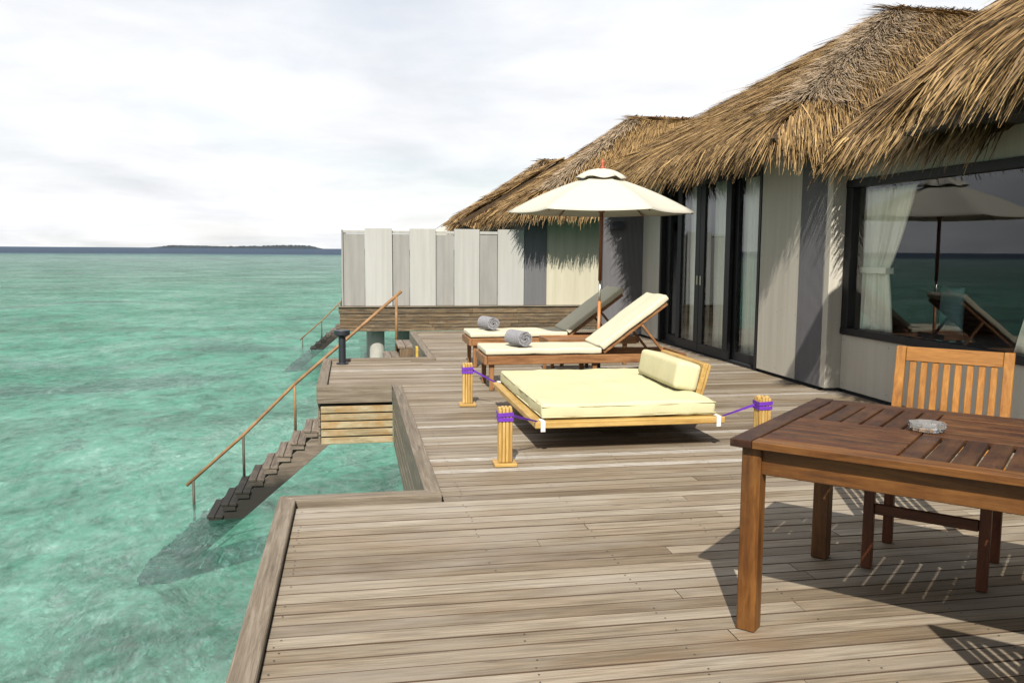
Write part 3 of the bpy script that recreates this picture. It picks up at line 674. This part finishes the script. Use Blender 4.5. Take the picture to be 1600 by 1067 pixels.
for (a, b_), nm in zip(((12.55, 12.86), (11.72, 12.42), (10.78, 11.55), (9.9, 10.62)), ('leftmost, narrowest', 'second from the left', 'third from the left', 'rightmost')):
    curtain('white curtain behind the %s glass door panel' % nm, WX + 0.19, lambda z, a=a: a, lambda z, b_=b_: b_, 0.05, 2.45, 0.028, 7, grp='curtains behind the sliding doors', ny=60, nz=6)
def cushion(name, label, cat, loc, rot, size, mat, puff=0.06):
    bm = bmesh.new(); n = 12
    for s in (1, -1):
        g_ = [[bm.verts.new(((i / n - .5) * size[0] * (1 - 0.06 * math.cos((j / n - .5) * math.pi)), (j / n - .5) * size[1] * (1 - 0.06 * math.cos((i / n - .5) * math.pi)), s * puff * (math.cos((i / n - .5) * math.pi) * math.cos((j / n - .5) * math.pi)) ** 0.5 if 0 < i < n and 0 < j < n else 0)) for j in range(n + 1)] for i in range(n + 1)]
        for i in range(n):
            for j in range(n): bm.faces.new((g_[i][j], g_[i + 1][j], g_[i + 1][j + 1], g_[i][j + 1]))
    bmesh.ops.remove_doubles(bm, verts=bm.verts, dist=1e-5); bmesh.ops.recalc_face_normals(bm, faces=bm.faces)
    me = bpy.data.meshes.new(name); bm.to_mesh(me); bm.free(); me.shade_smooth(); me.materials.append(mat)
    o = link(name, me); o.location = loc; o.rotation_euler = rot; return tag(o, label, cat)
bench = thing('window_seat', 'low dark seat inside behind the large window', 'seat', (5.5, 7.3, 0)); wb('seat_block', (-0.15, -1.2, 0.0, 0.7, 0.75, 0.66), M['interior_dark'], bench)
cushion('scatter_cushion', 'teal square cushion inside behind the large window', 'cushion', (5.72, 7.45, 0.90), (R(90), 0, R(80)), (0.46, 0.46), M['cushion'])

# roofs of this villa
roof_main = hip_roof(villa, 4.18, 8.25, 15.25, 2.63, (7.8, 11.75, 4.92), 12.0, 1.6, 0.0108)
mb = MB(); E0, E1, T0, T1 = (4.80, 8.30, 2.53), (4.80, 5.9, 2.53), (5.95, 8.30, 3.39), (5.95, 5.9, 3.39)
slab(mb, [E0, E1, T1, T0]); low = mb.build('roof', M['thatch_base'], villa); th = Thatch()
th.face(E1, E0, T1, T0, 1500, w=0.014, fringe=300, straight=0.8, dark=0.05, hang=0.34, L=(0.25, 0.42)); th.build(low)  # darker tint paints in the shade under the porch roof
mb = MB(); E0, E1, T0, T1 = (4.28, 6.25, 2.74), (4.28, 0.5, 2.68), (7.25, 6.25, 5.05), (7.25, 0.5, 4.95)
slab(mb, [E0, E1, T1, T0]); slab(mb, [T0, T1, (10.3, 0.5, 2.74), (10.3, 6.1, 2.74)]); porch = mb.build('roof', M['thatch_base'], villa); th = Thatch()
th.face((4.28, 2.2, 2.70), E0, (7.25, 2.2, 4.98), T0, 3000, w=0.0135, fringe=380, straight=1.0, hang=0.40, L=(0.5, 0.95), drop=0.22)
th.face(E1, (4.28, 2.2, 2.70), T1, (7.25, 2.2, 4.98), 300, w=0.02, fringe=120, straight=1.0)
# verge straws sweeping off the far end of the porch roof
n = 2600; q = rng.random(n) ** 1.2
p = np.array(E0) + (np.array(T0) - np.array(E0)) * q[:, None] + np.stack([np.zeros(n), rng.uniform(-0.22, 0.06, n), rng.uniform(-0.10, 0.02, n)], 1)
d = np.stack([np.full(n, -0.80), rng.uniform(0.0, 0.2, n), np.full(n, -0.62) - rng.uniform(0, 0.15, n)], 1)
p[:, 0] += 0.12; p[:, 2] += 0.10
th.add(p, d, np.tile((-0.6, 0.1, 0.8), (n, 1)), rng.uniform(0.4, 0.75, n), 0.018 * rng.uniform(0.7, 1.3, n), rng.uniform(0, 0.06, n), rng.uniform(0.02, 0.10, n), rng.beta(2.2, 2.4, n) * 0.85 - 0.05)
th.build(porch)
B(4.62, 0.6, 2.43, 5.02, 6.75, 2.46).build('soffit', M['ceiling'], villa)
wb('soffit_beam', (4.56, 0.6, 2.42, 4.618, 6.05, 2.70), M['frame_dark'], villa)

# ------------------------------------------------------------------ neighbouring villas
def neighbour(dy, label, k, screen):
    v = thing('water_villa', label, 'villa', group='overwater villas in a row')
    Y = 21.9
    if screen:
        dx = wood('fascia', axis='x', **FASCIA)
        wall((4.37, Y - 0.03, 0.03, 4.955, Y + 0.07, 2.6), M['wall_dark'], v); wall((4.96, Y, 0.03, 6.40, Y + 0.1, 2.6), M['wall_cream'], v)
        wall((6.46, Y, 0.06, 8.4, Y + 0.1, 2.6), M['wall_light'], v); wall((4.86, Y + 0.11, 0.03, 4.95, 33.0, 2.5), M['wall_light'], v)
        xr = [(-0.20, 0.325, 0), (0.33, 1.0, 1), (1.005, 1.435, 0), (1.44, 2.09, 1), (2.095, 2.555, 0), (2.56, 3.20, 1), (3.205, 3.67, 0), (3.675, 4.355, 1)]
        for a, b_, pr in xr:
            if pr: wall((a, Y - 0.05, 0.03, b_, Y + 0.02, 1.96), M['screen_light'], v, 'screen_panel')
            else:
                wall((a, Y + 0.03, 0.03, b_, Y + 0.08, 1.82), M['screen_grey'], v, 'screen_panel')
        wb('screen_rail', (-0.20, Y + 0.021, 1.835, 4.36, Y + 0.10, 1.905), M['screen_light'], v)
        wb('screen_end_post', (-0.245, Y - 0.02, 0.03, -0.205, Y + 0.14, 1.92), M['screen_grey'], v)
        wall((-0.24, Y + 0.16, 0.03, -0.15, 27.5, 1.9), M['screen_grey'], v, 'screen_panel')
        # platform edge
        wb('platform_edge_board', (-0.34, Y - 0.14, 0.0, 8.4, Y + 0.0, 0.028), wood('border', axis='x', **BORDER), v)
        xx = -0.33
        for L in (3.35, 1.15, 2.6, 1.6):
            wb('platform_beam', (xx, Y - 0.10, -0.155, xx + L - 0.004, Y - 0.055, -0.002), dx, v); xx += L
        for kk in range(5):
            z1 = -0.172 - kk * 0.088; xx = -0.30
            while xx < 7.9:
                L = random.uniform(1.0, 2.4); wb('fascia_slat', (xx, Y - 0.09 + random.uniform(-0.006, 0.006), z1 - 0.078, min(xx + L, 8.2) - 0.004, Y - 0.06, z1), dx, v); xx += L
        B(-0.3, Y - 0.04, -0.60, 8.3, Y + 0.0, -0.004).build('platform_backing', M['joist'], v)
        B(-0.3, Y + 0.01, -0.25, 5.0, 33, -0.004).build('platform_floor', M['joist'], v)
        for x, y in ((0.62, 22.35), (1.35, 23.6), (0.6, 26), (3.6, 22.4), (5.5, 22.4), (3.6, 26)): pillar(x, y, v, 0.19, -0.26)
    hip_roof(v, 4.05, 20.8 + dy, 27.4 + dy, 2.42, (7.85, 23.8 + dy, 5.14), 12.0, k, 0.022 if screen else 0.034)
    if screen:
        mb = MB(); E = [(3.3, 27.2, 2.36), (3.3, 31.5, 2.36), (6.6, 31.5, 4.3), (6.6, 27.2, 4.3)]; slab(mb, E); b_ = mb.build('roof', M['thatch_base'], v)
        th = Thatch(); th.face(E[0], E[1], E[3], E[2], 420, w=0.026, fringe=160, straight=0.8); th.build(b_)
    else:
        wall((4.9, 34.0, -0.5, 8.5, 34.1, 2.6), M['wall_light'], v)
    return v
neighbour(0, 'neighbouring thatched villa behind its pale panelled privacy screen over the water', 0.5, True)
neighbour(11.8, 'farthest thatched villa, only its roof peak showing behind the neighbouring roof', 0.16, False)

# ------------------------------------------------------------------ umbrella
def umbrella(label, loc, rz=0.0, grp='parasols on the villa decks'):
    u = thing('parasol', label, 'umbrella', loc, rz, grp)
    Rr, zr, zt = 1.09, 1.885, 2.33; k6 = [R(43 + 60 * i) for i in range(6)]
    def canopy(z_in, z_out, r_in, r_out, sag, nr, name, flap=0.0):
        v = []; f = []; seg = 10; tot = 6 * seg
        for j in range(nr + 1):
            q = j / nr
            for i in range(tot):
                c, fr = divmod(i, seg); fr /= seg; a0, a1 = k6[c], k6[(c + 1) % 6] + (2 * math.pi if c == 5 else 0)
                p0, p1 = Vector((math.cos(a0), math.sin(a0), 0)), Vector((math.cos(a1), math.sin(a1), 0)); rr = r_in + (r_out - r_in) * q
                pt = p0.lerp(p1, fr) * rr; s4 = 4 * fr * (1 - fr)
                pt *= 1 - 0.05 * s4 * q
                z = z_in + (z_out - z_in) * q + 0.03 * math.sin(q * math.pi) * (1 - 0.6 * s4) - sag * s4 * q * 0.6
                if flap: z += flap * math.sin(fr * math.pi * 2 + 0.6) * q * q
                v.append((pt.x, pt.y, z))
        for j in range(nr):
            for i in range(tot): f.append((j * tot + i, j * tot + (i + 1) % tot, (j + 1) * tot + (i + 1) % tot, (j + 1) * tot + i))
        me = bpy.data.meshes.new(name); me.from_pydata(v, [], f); me.shade_smooth(); me.materials.append(M['canopy']); o = link(name, me, u)
        s = o.modifiers.new('thickness', 'SOLIDIFY'); s.thickness = 0.003; return o
    can = canopy(zt - 0.05, zr, 0.17, Rr, 0.03, 9, 'canopy')
    cap = canopy(zt + 0.055, zt - 0.055, 0.015, 0.30, 0.0, 5, 'vent_cap', 0.012)
    MB().tube([(0, 0, 0.05), (0.01, 0, 0.86)], 0.019, 12).build('pole', M['pole_low'], u, smooth=True)
    MB().tube([(0.01, 0, 0.84), (0.012, 0, 1.10)], 0.016, 12).build('pole_sleeve', M['sleeve'], u, smooth=True)
    MB().tube([(0.012, 0, 1.10), (0.02, 0, zt + 0.05)], 0.0225, 12).build('pole', M['pole'], u, smooth=True)
    for a in k6:
        d = Vector((math.cos(a), math.sin(a), 0))
        MB().tube([d * 0.06 + Vector((0, 0, zt - 0.10)), d * 0.55 + Vector((0, 0, zt - 0.225 + 0.02)), d * (Rr - 0.03) + Vector((0, 0, zr - 0.01))], 0.0085, 6).build('rib', M['pole'], u)
        MB().tube([d * 0.04 + Vector((0, 0, zr + 0.045)), d * 0.62 + Vector((0, 0, zr + 0.165))], 0.0085, 6).build('strut', M['pole'], u)
    MB().lathe((0.015, 0, zr - 0.005), [(0.03, 0), (0.045, 0.02), (0.045, 0.07), (0.03, 0.09)], 14).build('hub', M['pole'], u)
    MB().lathe((0.02, 0, zt + 0.05), [(0.025, 0), (0.03, 0.02), (0.012, 0.045), (0.024, 0.07), (0.018, 0.095), (0.003, 0.115)], 14).build('finial', M['finial'], u, smooth=True)
    MB().lathe((0, 0, 0.003), [(0.27, 0), (0.27, 0.03), (0.25, 0.045), (0.05, 0.06), (0.035, 0.07), (0.032, 0.26)], 30).build('base', M['base_metal'], u)
    return u
umb = umbrella('open cream parasol between the two sun loungers', (2.84, 9.76, 0))
u2 = copy_tree(umb); u2.location = (3.52, 29.6, 0.03); u2['label'] = 'distant white parasol whose tip shows above the privacy screen'

# ------------------------------------------------------------------ loungers
def soft_box(a, name, mat, parent, bevel=0.025, warp=0.006, mat4=None, n=14):
    x0, y0, z0, x1, y1, z1 = a; bm = bmesh.new(); bmesh.ops.create_cube(bm, size=1)
    for v in bm.verts: v.co = Vector(((x0 + x1) / 2 + v.co.x * (x1 - x0), (y0 + y1) / 2 + v.co.y * (y1 - y0), (z0 + z1) / 2 + v.co.z * (z1 - z0)))
    bmesh.ops.bevel(bm, geom=list(bm.edges), offset=bevel, segments=3, profile=0.6, affect='EDGES')
    bmesh.ops.subdivide_edges(bm, edges=[e for e in bm.edges if e.calc_length() > 0.25], cuts=n, use_grid_fill=True)
    from mathutils import noise
    for v in bm.verts:
        q = v.co * 5.0; d = noise.noise_vector(q) * warp + noise.noise_vector(q * 3.1) * warp * 0.5
        v.co += d
    if mat4 is not None: bm.transform(mat4)
    me = bpy.data.meshes.new(name); bm.to_mesh(me); bm.free(); me.shade_smooth(); me.materials.append(mat); return link(name, me, parent)
lx, ly, lz = (wood('lounger_wood', axis=a, **LOUNG) for a in 'xyz')
def lounger(label, loc, rz, ang):
    l = thing('sun_lounger', label, 'sun lounger', loc, rz, 'sun loungers under the parasol')
    W2 = 0.325
    for s in (-1, 1):
        ya = s * W2 - (0.035 if s > 0 else 0); wb('side_rail', (0.0, ya, 0.275, 2.12, ya + 0.035, 0.365), lx, l)
        for x in (0.02, 1.12, 1.95):
            yb = s * (W2 - 0.037) - (0.05 if s > 0 else 0); MB().quadbox([(x + 0.008, yb + 0.006, 0.002), (x + 0.048, yb + 0.006, 0.002), (x + 0.048, yb + 0.044, 0.002), (x + 0.008, yb + 0.044, 0.002), (x, yb, 0.355), (x + 0.058, yb, 0.355), (x + 0.058, yb + 0.05, 0.355), (x, yb + 0.05, 0.355)]).build('leg', lz, l, 0.004)
    wb('end_rail', (-0.035, -W2, 0.275, -0.002, W2, 0.365), ly, l); wb('end_rail', (2.122, -W2, 0.285, 2.15, W2, 0.36), ly, l)
    for i in range(9): wb('seat_slat', (0.06 + i * 0.13, -0.285, 0.352, 0.14 + i * 0.13, 0.285, 0.372), ly, l)
    H = Vector((1.24, 0, 0.385)); ca, sa = math.cos(ang), math.sin(ang)
    T = Matrix.Translation(H) @ Matrix.Rotation(-ang, 4, 'Y')
    for s in (-1, 1):
        y0 = s * 0.27 - 0.02
        o = B(0, y0, -0.02, 0.86, y0 + 0.04, 0.02); o.v = [tuple(T @ Vector(p)) for p in o.v]; o.build('back_rail', lx, l, 0.004)
        p = T @ Vector((0.50, s * 0.30, -0.02)); MB().beam(p, (p.x + 0.26, s * 0.30, 0.36), 0.025, 0.035, (0, 1, 0)).build('back_prop', lx, l, 0.003)
    for i in range(7):
        o = B(0.03 + i * 0.12, -0.245, -0.012, 0.10 + i * 0.12, 0.245, 0.012); o.v = [tuple(T @ Vector(p)) for p in o.v]; o.build('back_slat', ly, l, 0.003)
    soft_box((-0.02, -0.32, 0.374, 1.215, 0.32, 0.435), 'seat_pad', M['cream'], l, 0.02, 0.007)
    soft_box((0.0, -0.315, 0.025, 0.90, 0.315, 0.09), 'back_pad', M['cream'], l, 0.02, 0.007, T)
    return l
L1 = lounger('nearer cream sun lounger, in front of the parasol pole', (1.36, 9.0, 0), 0.0, R(36.5))
L2 = copy_tree(L1); L2.location = (1.44, 10.78, 0); L2.rotation_euler = (0, 0, R(0.5)); L2['label'] = 'farther cream sun lounger, shaded on its backrest, by the privacy screen'
def towel(label, loc, rz):
    tw = thing('rolled_towel', label, 'towel', loc, rz, 'rolled grey towels on the loungers'); mb = MB(); n, Lh = 110, 0.15
    def spiral(u): r = 0.004 + 0.071 * u; a = u * 2 * math.pi * 4.6; return r * math.cos(a), r * math.sin(a)
    for i in range(n + 1):
        u = i / n; x, z = spiral(u); r = math.hypot(x, z); k = (r + 0.0125) / r
        wob = 0.004 * math.sin(i * 0.9) + 0.012 * (1 - u)
        for X, Z in ((x, z), (x * k, z * k)):
            mb.v += [(X, -Lh + wob, Z + 0.0885), (X, Lh - wob, Z + 0.0885)]
    for i in range(n):
        b = i * 4; c = b + 4
        mb.f += [(b, b + 1, c + 1, c), (b + 2, c + 2, c + 3, b + 3), (b, c, c + 2, b + 2), (b + 1, b + 3, c + 3, c + 1)]
    mb.build('roll', M['towel'], tw, smooth=False); return tw
towel('rolled grey towel on the nearer lounger', (1.72, 8.90, 0.437), R(20))
towel('rolled grey towel on the farther lounger', (1.70, 10.80, 0.437), R(18))
stb = thing('side_table', 'low brown wooden side table between the loungers', 'table', (2.52, 9.83, 0))
wb('tabletop', (-0.30, -0.24, 0.395, 0.30, 0.24, 0.412), lx, stb)
for a in ((-0.32, -0.26, 0.36, 0.32, -0.242, 0.432), (-0.32, 0.242, 0.36, 0.32, 0.26, 0.432)): wb('rim', a, lx, stb)
for a in ((-0.32, -0.24, 0.36, -0.302, 0.24, 0.432), (0.302, -0.24, 0.36, 0.32, 0.24, 0.432)): wb('rim', a, ly, stb)
for sx in (-1, 1):
    for sy in (-1, 1): wb('leg', (sx * 0.26 - 0.02, sy * 0.2 - 0.02, 0.002, sx * 0.26 + 0.02, sy * 0.2 + 0.02, 0.394), lz, stb)

# ------------------------------------------------------------------ hanging daybed and its posts
px_, py_, pz_ = (wood('pine', axis=a, **PINE) for a in 'xyz')
bed = thing('daybed', 'low pine daybed platform strapped to four corner posts', 'daybed', (1.99, 6.86, 0))
def bedb(name, a, m): return wb(name, a, m, bed, 0.006)
bedb('front_rail', (-0.72, -0.95, 0.185, 0.72, -0.875, 0.235), px_); bedb('rear_rail', (-0.72, 0.875, 0.185, 0.72, 0.95, 0.235), px_)
bedb('side_rail', (-0.72, -0.873, 0.187, -0.645, 0.873, 0.233), py_); bedb('side_rail', (0.645, -0.873, 0.187, 0.72, 0.873, 0.233), py_)
for i in range(9):
    ya = -0.865 + i * 0.1925; bedb('platform_slat', (-0.643, ya, 0.20, 0.643, ya + 0.17, 0.228), px_)
c = [(0.655, -0.47, 0.236), (0.70, -0.47, 0.236), (0.70, 0.50, 0.236), (0.655, 0.50, 0.236)]
MB().quadbox(c + [(x + 0.09, y, 0.565) for x, y, _ in c]).build('backrest_board', py_, bed, 0.006)
for y in (-0.46, 0.44): MB().beam((0.712, y + 0.03, 0.232), (0.80, y + 0.03, 0.55), 0.05, 0.03, (1, 0, 0)).build('backrest_support', pz_, bed, 0.004)
mt_ = thing('mattress', 'pale yellow mattress lying on the pine daybed', 'mattress', (1.99, 6.86, 0.237))
soft_box((-0.66, -0.90, 0.002, 0.665, 0.88, 0.115), 'mattress_body', M['bed_cream'], mt_, 0.03, 0.013, None, 18)
for zz_ in (0.096, 0.020):
    MB().tube([(-0.655, -0.897, zz_), (0, -0.900, zz_ - 0.003), (0.66, -0.897, zz_), (0.664, 0, zz_ - 0.003), (0.66, 0.878, zz_), (0, 0.880, zz_), (-0.655, 0.878, zz_), (-0.659, 0, zz_ - 0.003), (-0.655, -0.897, zz_)], 0.0055, 6).build('piping', M['bed_cream'], mt_, smooth=True)
bs = thing('bolster', 'pale yellow bolster cushion against the daybed backrest', 'cushion', (2.58, 6.86, 0.352))
soft_box((-0.11, -0.50, 0.002, 0.09, 0.41, 0.225), 'bolster_body', M['bed_cream'], bs, 0.042, 0.004, Matrix.Rotation(R(11), 4, 'Y'), 8)
corners = [(-0.70, -0.93), (0.70, -0.93), (-0.70, 0.93), (0.70, 0.93)]
posts = [(1.005, 5.655), (2.945, 5.80), (1.05, 7.92), (2.98, 8.05)]
pl = ['pine tether post at the near left corner of the daybed, tied with purple ribbon', 'pine tether post beside the dining table, tied with purple ribbon',
      'pine tether post at the far left corner of the daybed, before the loungers', 'pine tether post behind the daybed backrest']
for (cx, cyy), (x, y), lab in zip(corners, posts, pl):
    p = thing('tether_post', lab, 'post', (x, y, 0.003), R(random.uniform(-4, 4)), 'posts the daybed is strapped to')
    wb('base_plate', (-0.078, -0.078, 0, 0.078, 0.078, 0.022), px_, p)
    for i in range(4):
        for j in range(4):
            xa, ya = -0.047 + i * 0.0235, -0.047 + j * 0.0235
            if 0 < i < 3 and 0 < j < 3: continue
            h = 0.40 - (0.012 if (i in (0, 3) and j in (0, 3)) else 0) - random.uniform(0, 0.004)
            MB().quadbox([(xa + 0.001, ya + 0.001, 0.023), (xa + 0.0225, ya + 0.001, 0.023), (xa + 0.0225, ya + 0.0225, 0.023), (xa + 0.001, ya + 0.0225, 0.023), (xa + 0.001, ya + 0.001, h), (xa + 0.0225, ya + 0.001, h), (xa + 0.0225, ya + 0.0225, h), (xa + 0.001, ya + 0.0225, h)]).build('batten', pz_, p, 0.004)
    B(-0.0235, -0.0235, 0.023, 0.0235, 0.0235, 0.393).build('core', pz_, p)
    for z0, tw_ in ((0.305, 0.0), (0.336, 0.05)):
        mb = MB(); s = 0.0515 + tw_ * 0.03; ring = [(-s, -s), (s, -s), (s, s), (-s, s)]; k = len(ring)
        zz = [z0 + tw_ * 0.1 * q for q in (0, 1, -1, 0.5)]
        for i in range(4):
            (xa, ya), (xb, yb) = ring[i], ring[(i + 1) % 4]; za, zb = zz[i], zz[(i + 1) % 4]; q = 0.96
            mb.quadbox([(xa * q, ya * q, za), (xb * q, yb * q, zb), (xb, yb, zb), (xa, ya, za), (xa * q, ya * q, za + 0.026), (xb * q, yb * q, zb + 0.026), (xb, yb, zb + 0.026), (xa, ya, za + 0.026)])
        mb.build('ribbon_wrap', M['purple'], p)
    a = Vector((x, y, 0.335)); e = Vector((1.99 + cx, 6.86 + cyy, 0.225)); dr = (e - a).normalized(); a = a + Vector((dr.x, dr.y, 0)).normalized() * 0.055
    Mi = p.matrix_basis.inverted() if False else (Matrix.Translation((x, y, 0.003)) @ Matrix.Rotation(p.rotation_euler[2], 4, 'Z')).inverted()
    for o_ in (0.004, -0.006):
        MB().beam(Mi @ (a + Vector((0, 0, o_))), Mi @ (e + Vector((0, 0, 0.01))), 0.006, 0.010).build('strap', M['purple'], p)
    sx = 1 if cx > 0 else -1; sy = 1 if cyy > 0 else -1
    mb = MB(); hx = 1.99 + cx - sx * 0.035; s0 = -0.02; yy0, yy1 = 6.86 + sy * 0.958, 6.86 + sy * 0.866
    for q in ((hx - 0.016, min(yy0, yy1), 0.2375, hx + 0.016, max(yy0, yy1), 0.2415), (hx - 0.016, min(yy0, yy0 - sy * 0.006), 0.165, hx + 0.016, max(yy0, yy0 - sy * 0.006), 0.237)): mb.box(*q)
    mb.v = [tuple(Mi @ Vector(w_)) for w_ in mb.v]; mb.build('white_loop', M['white_band'], p)

# ------------------------------------------------------------------ dining table, chairs, ashtray
TA = Vector((1.392, 2.992, 0)); TU = Vector((0.716, 0.698, 0)).normalized(); TE = Vector((TU.y, -TU.x, 0)); trz = math.atan2(TE.y, TE.x)
TL, TW, TZ = 1.62, 1.12, 0.752
tx, ty = (wood('table_top_wood', axis=a, **TTOP) for a in 'xy'); ex, ey, tz_ = (wood('table_side_wood', axis=a, **TSIDE) for a in 'xyz'); redx = wood('table_edge_wood', axis='x', **TABLE)
tb = thing('dining_table', 'brown slatted teak dining table in the near right corner', 'table', TA, trz)
def tbx(name, s0, u0, s1, u1, m, z0=TZ - 0.027, z1=TZ, bev=0.003): return wb(name, (s0, u0, z0, s1, u1, z1), m, tb, bev)
for s0 in (0.0, TL - 0.082): tbx('end_board', s0, 0, s0 + 0.082, TW, ty, TZ - 0.03, TZ + 0.001)
tbx('edge_board', 0.084, 0.0, TL - 0.084, 0.082, ex, TZ - 0.03); tbx('edge_board', 0.084, TW - 0.082, TL - 0.084, TW, tx, TZ - 0.03)
nsec = 3; sl = (TL - 0.168) / nsec
for k in range(nsec):
    s0, s1 = 0.084 + k * sl, 0.084 + (k + 1) * sl
    longs = (0.088, 0.585) if k % 2 == 0 else (0.53, TW - 0.088); cross = (0.592, TW - 0.086) if k % 2 == 0 else (0.086, 0.522)
    n = 6; w = (longs[1] - longs[0]) / n
    for i in range(n): tbx('slat', s0 + 0.003, longs[0] + i * w + 0.004, s1 - 0.003, longs[0] + (i + 1) * w - 0.004, redx, TZ - 0.022, TZ - random.uniform(0.0005, 0.003))
    n = 6; w = (s1 - s0) / n
    for i in range(n): tbx('slat', s0 + i * w + 0.0055, cross[0], s0 + (i + 1) * w - 0.0055, cross[1], ty, TZ - 0.022, TZ - random.uniform(0.0005, 0.003))
ap = 0.055
for u0 in (ap, TW - ap - 0.028): tbx('apron', ap + 0.03, u0, TL - ap - 0.03, u0 + 0.028, ex, TZ - 0.135, TZ - 0.031)
for s0 in (ap, TL - ap - 0.028): tbx('apron', s0, ap + 0.03, s0 + 0.028, TW - ap - 0.03, ey, TZ - 0.135, TZ - 0.031)
tbx('cross_bearer', TL / 3 - 0.03, ap + 0.03, TL / 3 + 0.03, TW - ap - 0.03, ty, TZ - 0.075, TZ - 0.023); tbx('cross_bearer', 2 * TL / 3 - 0.03, ap + 0.03, 2 * TL / 3 + 0.03, TW - ap - 0.03, ty, TZ - 0.075, TZ - 0.023)
for s0 in (0.035, TL - 0.11):
    for u0 in (0.035, TW - 0.11): tbx('leg', s0, u0, s0 + 0.073, u0 + 0.073, tz_, 0.002, TZ - 0.031, 0.005)
clx, cly, clz = (wood('chair_leg_wood', axis=a, **CLEG) for a in 'xyz')
cxw, cyw, czw = (wood('chair_wood', axis=a, **CHAIR) for a in 'xyz')
def chair(label, loc, rz):
    c = thing('dining_chair', label, 'chair', loc, rz, 'dining chairs at the teak table'); w = 0.236; SH = 0.43
    for s in (-1, 1):
        xa = s * w - 0.0225
        wb('front_leg', (xa, -0.235, 0.002, xa + 0.045, -0.195, SH - 0.02), clz, c)
        MB().quadbox([(xa, 0.195, 0.002), (xa + 0.045, 0.195, 0.002), (xa + 0.045, 0.235, 0.002), (xa, 0.235, 0.002), (xa, 0.195, SH), (xa + 0.045, 0.195, SH), (xa + 0.045, 0.24, SH), (xa, 0.24, SH)]).build('rear_leg', clz, c, 0.003)
        MB().quadbox([(xa, 0.196, SH + .001), (xa + 0.045, 0.196, SH + .001), (xa + 0.045, 0.238, SH + .001), (xa, 0.238, SH + .001), (xa, 0.305, 0.985), (xa + 0.045, 0.305, 0.985), (xa + 0.045, 0.335, 0.985), (xa, 0.335, 0.985)]).build('back_post', czw, c, 0.003)
        wb('side_rail', (s * w - 0.011, -0.193, SH - 0.09, s * w + 0.011, 0.193, SH - 0.035), cly, c)
    wb('front_stretcher', (-w + 0.024, -0.225, SH - 0.17, w - 0.024, -0.203, SH - 0.12), clx, c); wb('front_rail', (-w + 0.024, -0.225, SH - 0.065, w - 0.024, -0.203, SH - 0.021), clx, c); wb('rear_rail', (-w + 0.024, 0.203, SH - 0.09, w - 0.024, 0.225, SH - 0.035), cxw, c)
    for i in range(7): wb('seat_slat', (-w + 0.001, -0.245 + i * 0.063, SH - 0.019, w - 0.001, -0.245 + i * 0.063 + 0.055, SH), cxw, c)
    def by(z): return 0.217 + (z - SH) * (0.103 / 0.555)
    for nm, z0, z1 in (('top_rail', 0.915, 0.984), ('lower_rail', 0.50, 0.545)):
        q = [(-w + 0.024, by(z0) - 0.013, z0), (w - 0.024, by(z0) - 0.013, z0), (w - 0.024, by(z0) + 0.013, z0), (-w + 0.024, by(z0) + 0.013, z0)]
        dy = by(z1) - by(z0); MB().quadbox(q + [(x, y + dy, z1) for x, y, _ in q]).build(nm, cxw, c, 0.003)
    n = 8; pitch = (2 * w - 0.046) / (n + 0.40)
    for i in range(n):
        xa = -w + 0.023 + pitch * (i + 0.4); z0, z1 = 0.546, 0.914
        q = [(xa, by(z0) - 0.008, z0), (xa + pitch * 0.60, by(z0) - 0.008, z0), (xa + pitch * 0.60, by(z0) + 0.008, z0), (xa, by(z0) + 0.008, z0)]
        dy = by(z1) - by(z0); MB().quadbox(q + [(x, y + dy, z1) for x, y, _ in q]).build('back_slat', czw, c, 0.003)
    return c
ch1 = chair('orange teak chair with slatted back on the far side of the dining table', (2.645, 3.485, 0), trz)
ch2 = copy_tree(ch1); ch2.location = (2.32, 1.90, 0); ch2.rotation_euler = (0, 0, trz + math.pi)
ch2['label'] = 'near-side dining chair at the right edge, mostly out of the picture'
at_p = TA + TE * 0.575 + TU * 0.60
ash = thing('ashtray', 'small clear cut-glass ashtray on the dining table', 'ashtray', (at_p.x, at_p.y, TZ + 0.001), trz + R(20))
mb = MB(); prof = [(0.052, 0.0), (0.062, 0.014), (0.062, 0.034), (0.055, 0.036), (0.046, 0.016), (0.0, 0.014)]; n = 8
for r, z in prof[:-1]:
    for k in range(n): a = R(22.5 + 45 * k); mb.v.append((r * math.cos(a) * 1.15, r * math.sin(a) * 0.9, z))
for i in range(len(prof) - 2):
    for k in range(n): mb.f.append((i * n + k, i * n + (k + 1) % n, (i + 1) * n + (k + 1) % n, (i + 1) * n + k))
mb.f += [tuple(reversed(range(n))), tuple(range(4 * n, 5 * n))]
mb.build('bowl', M['ashtray'], ash)
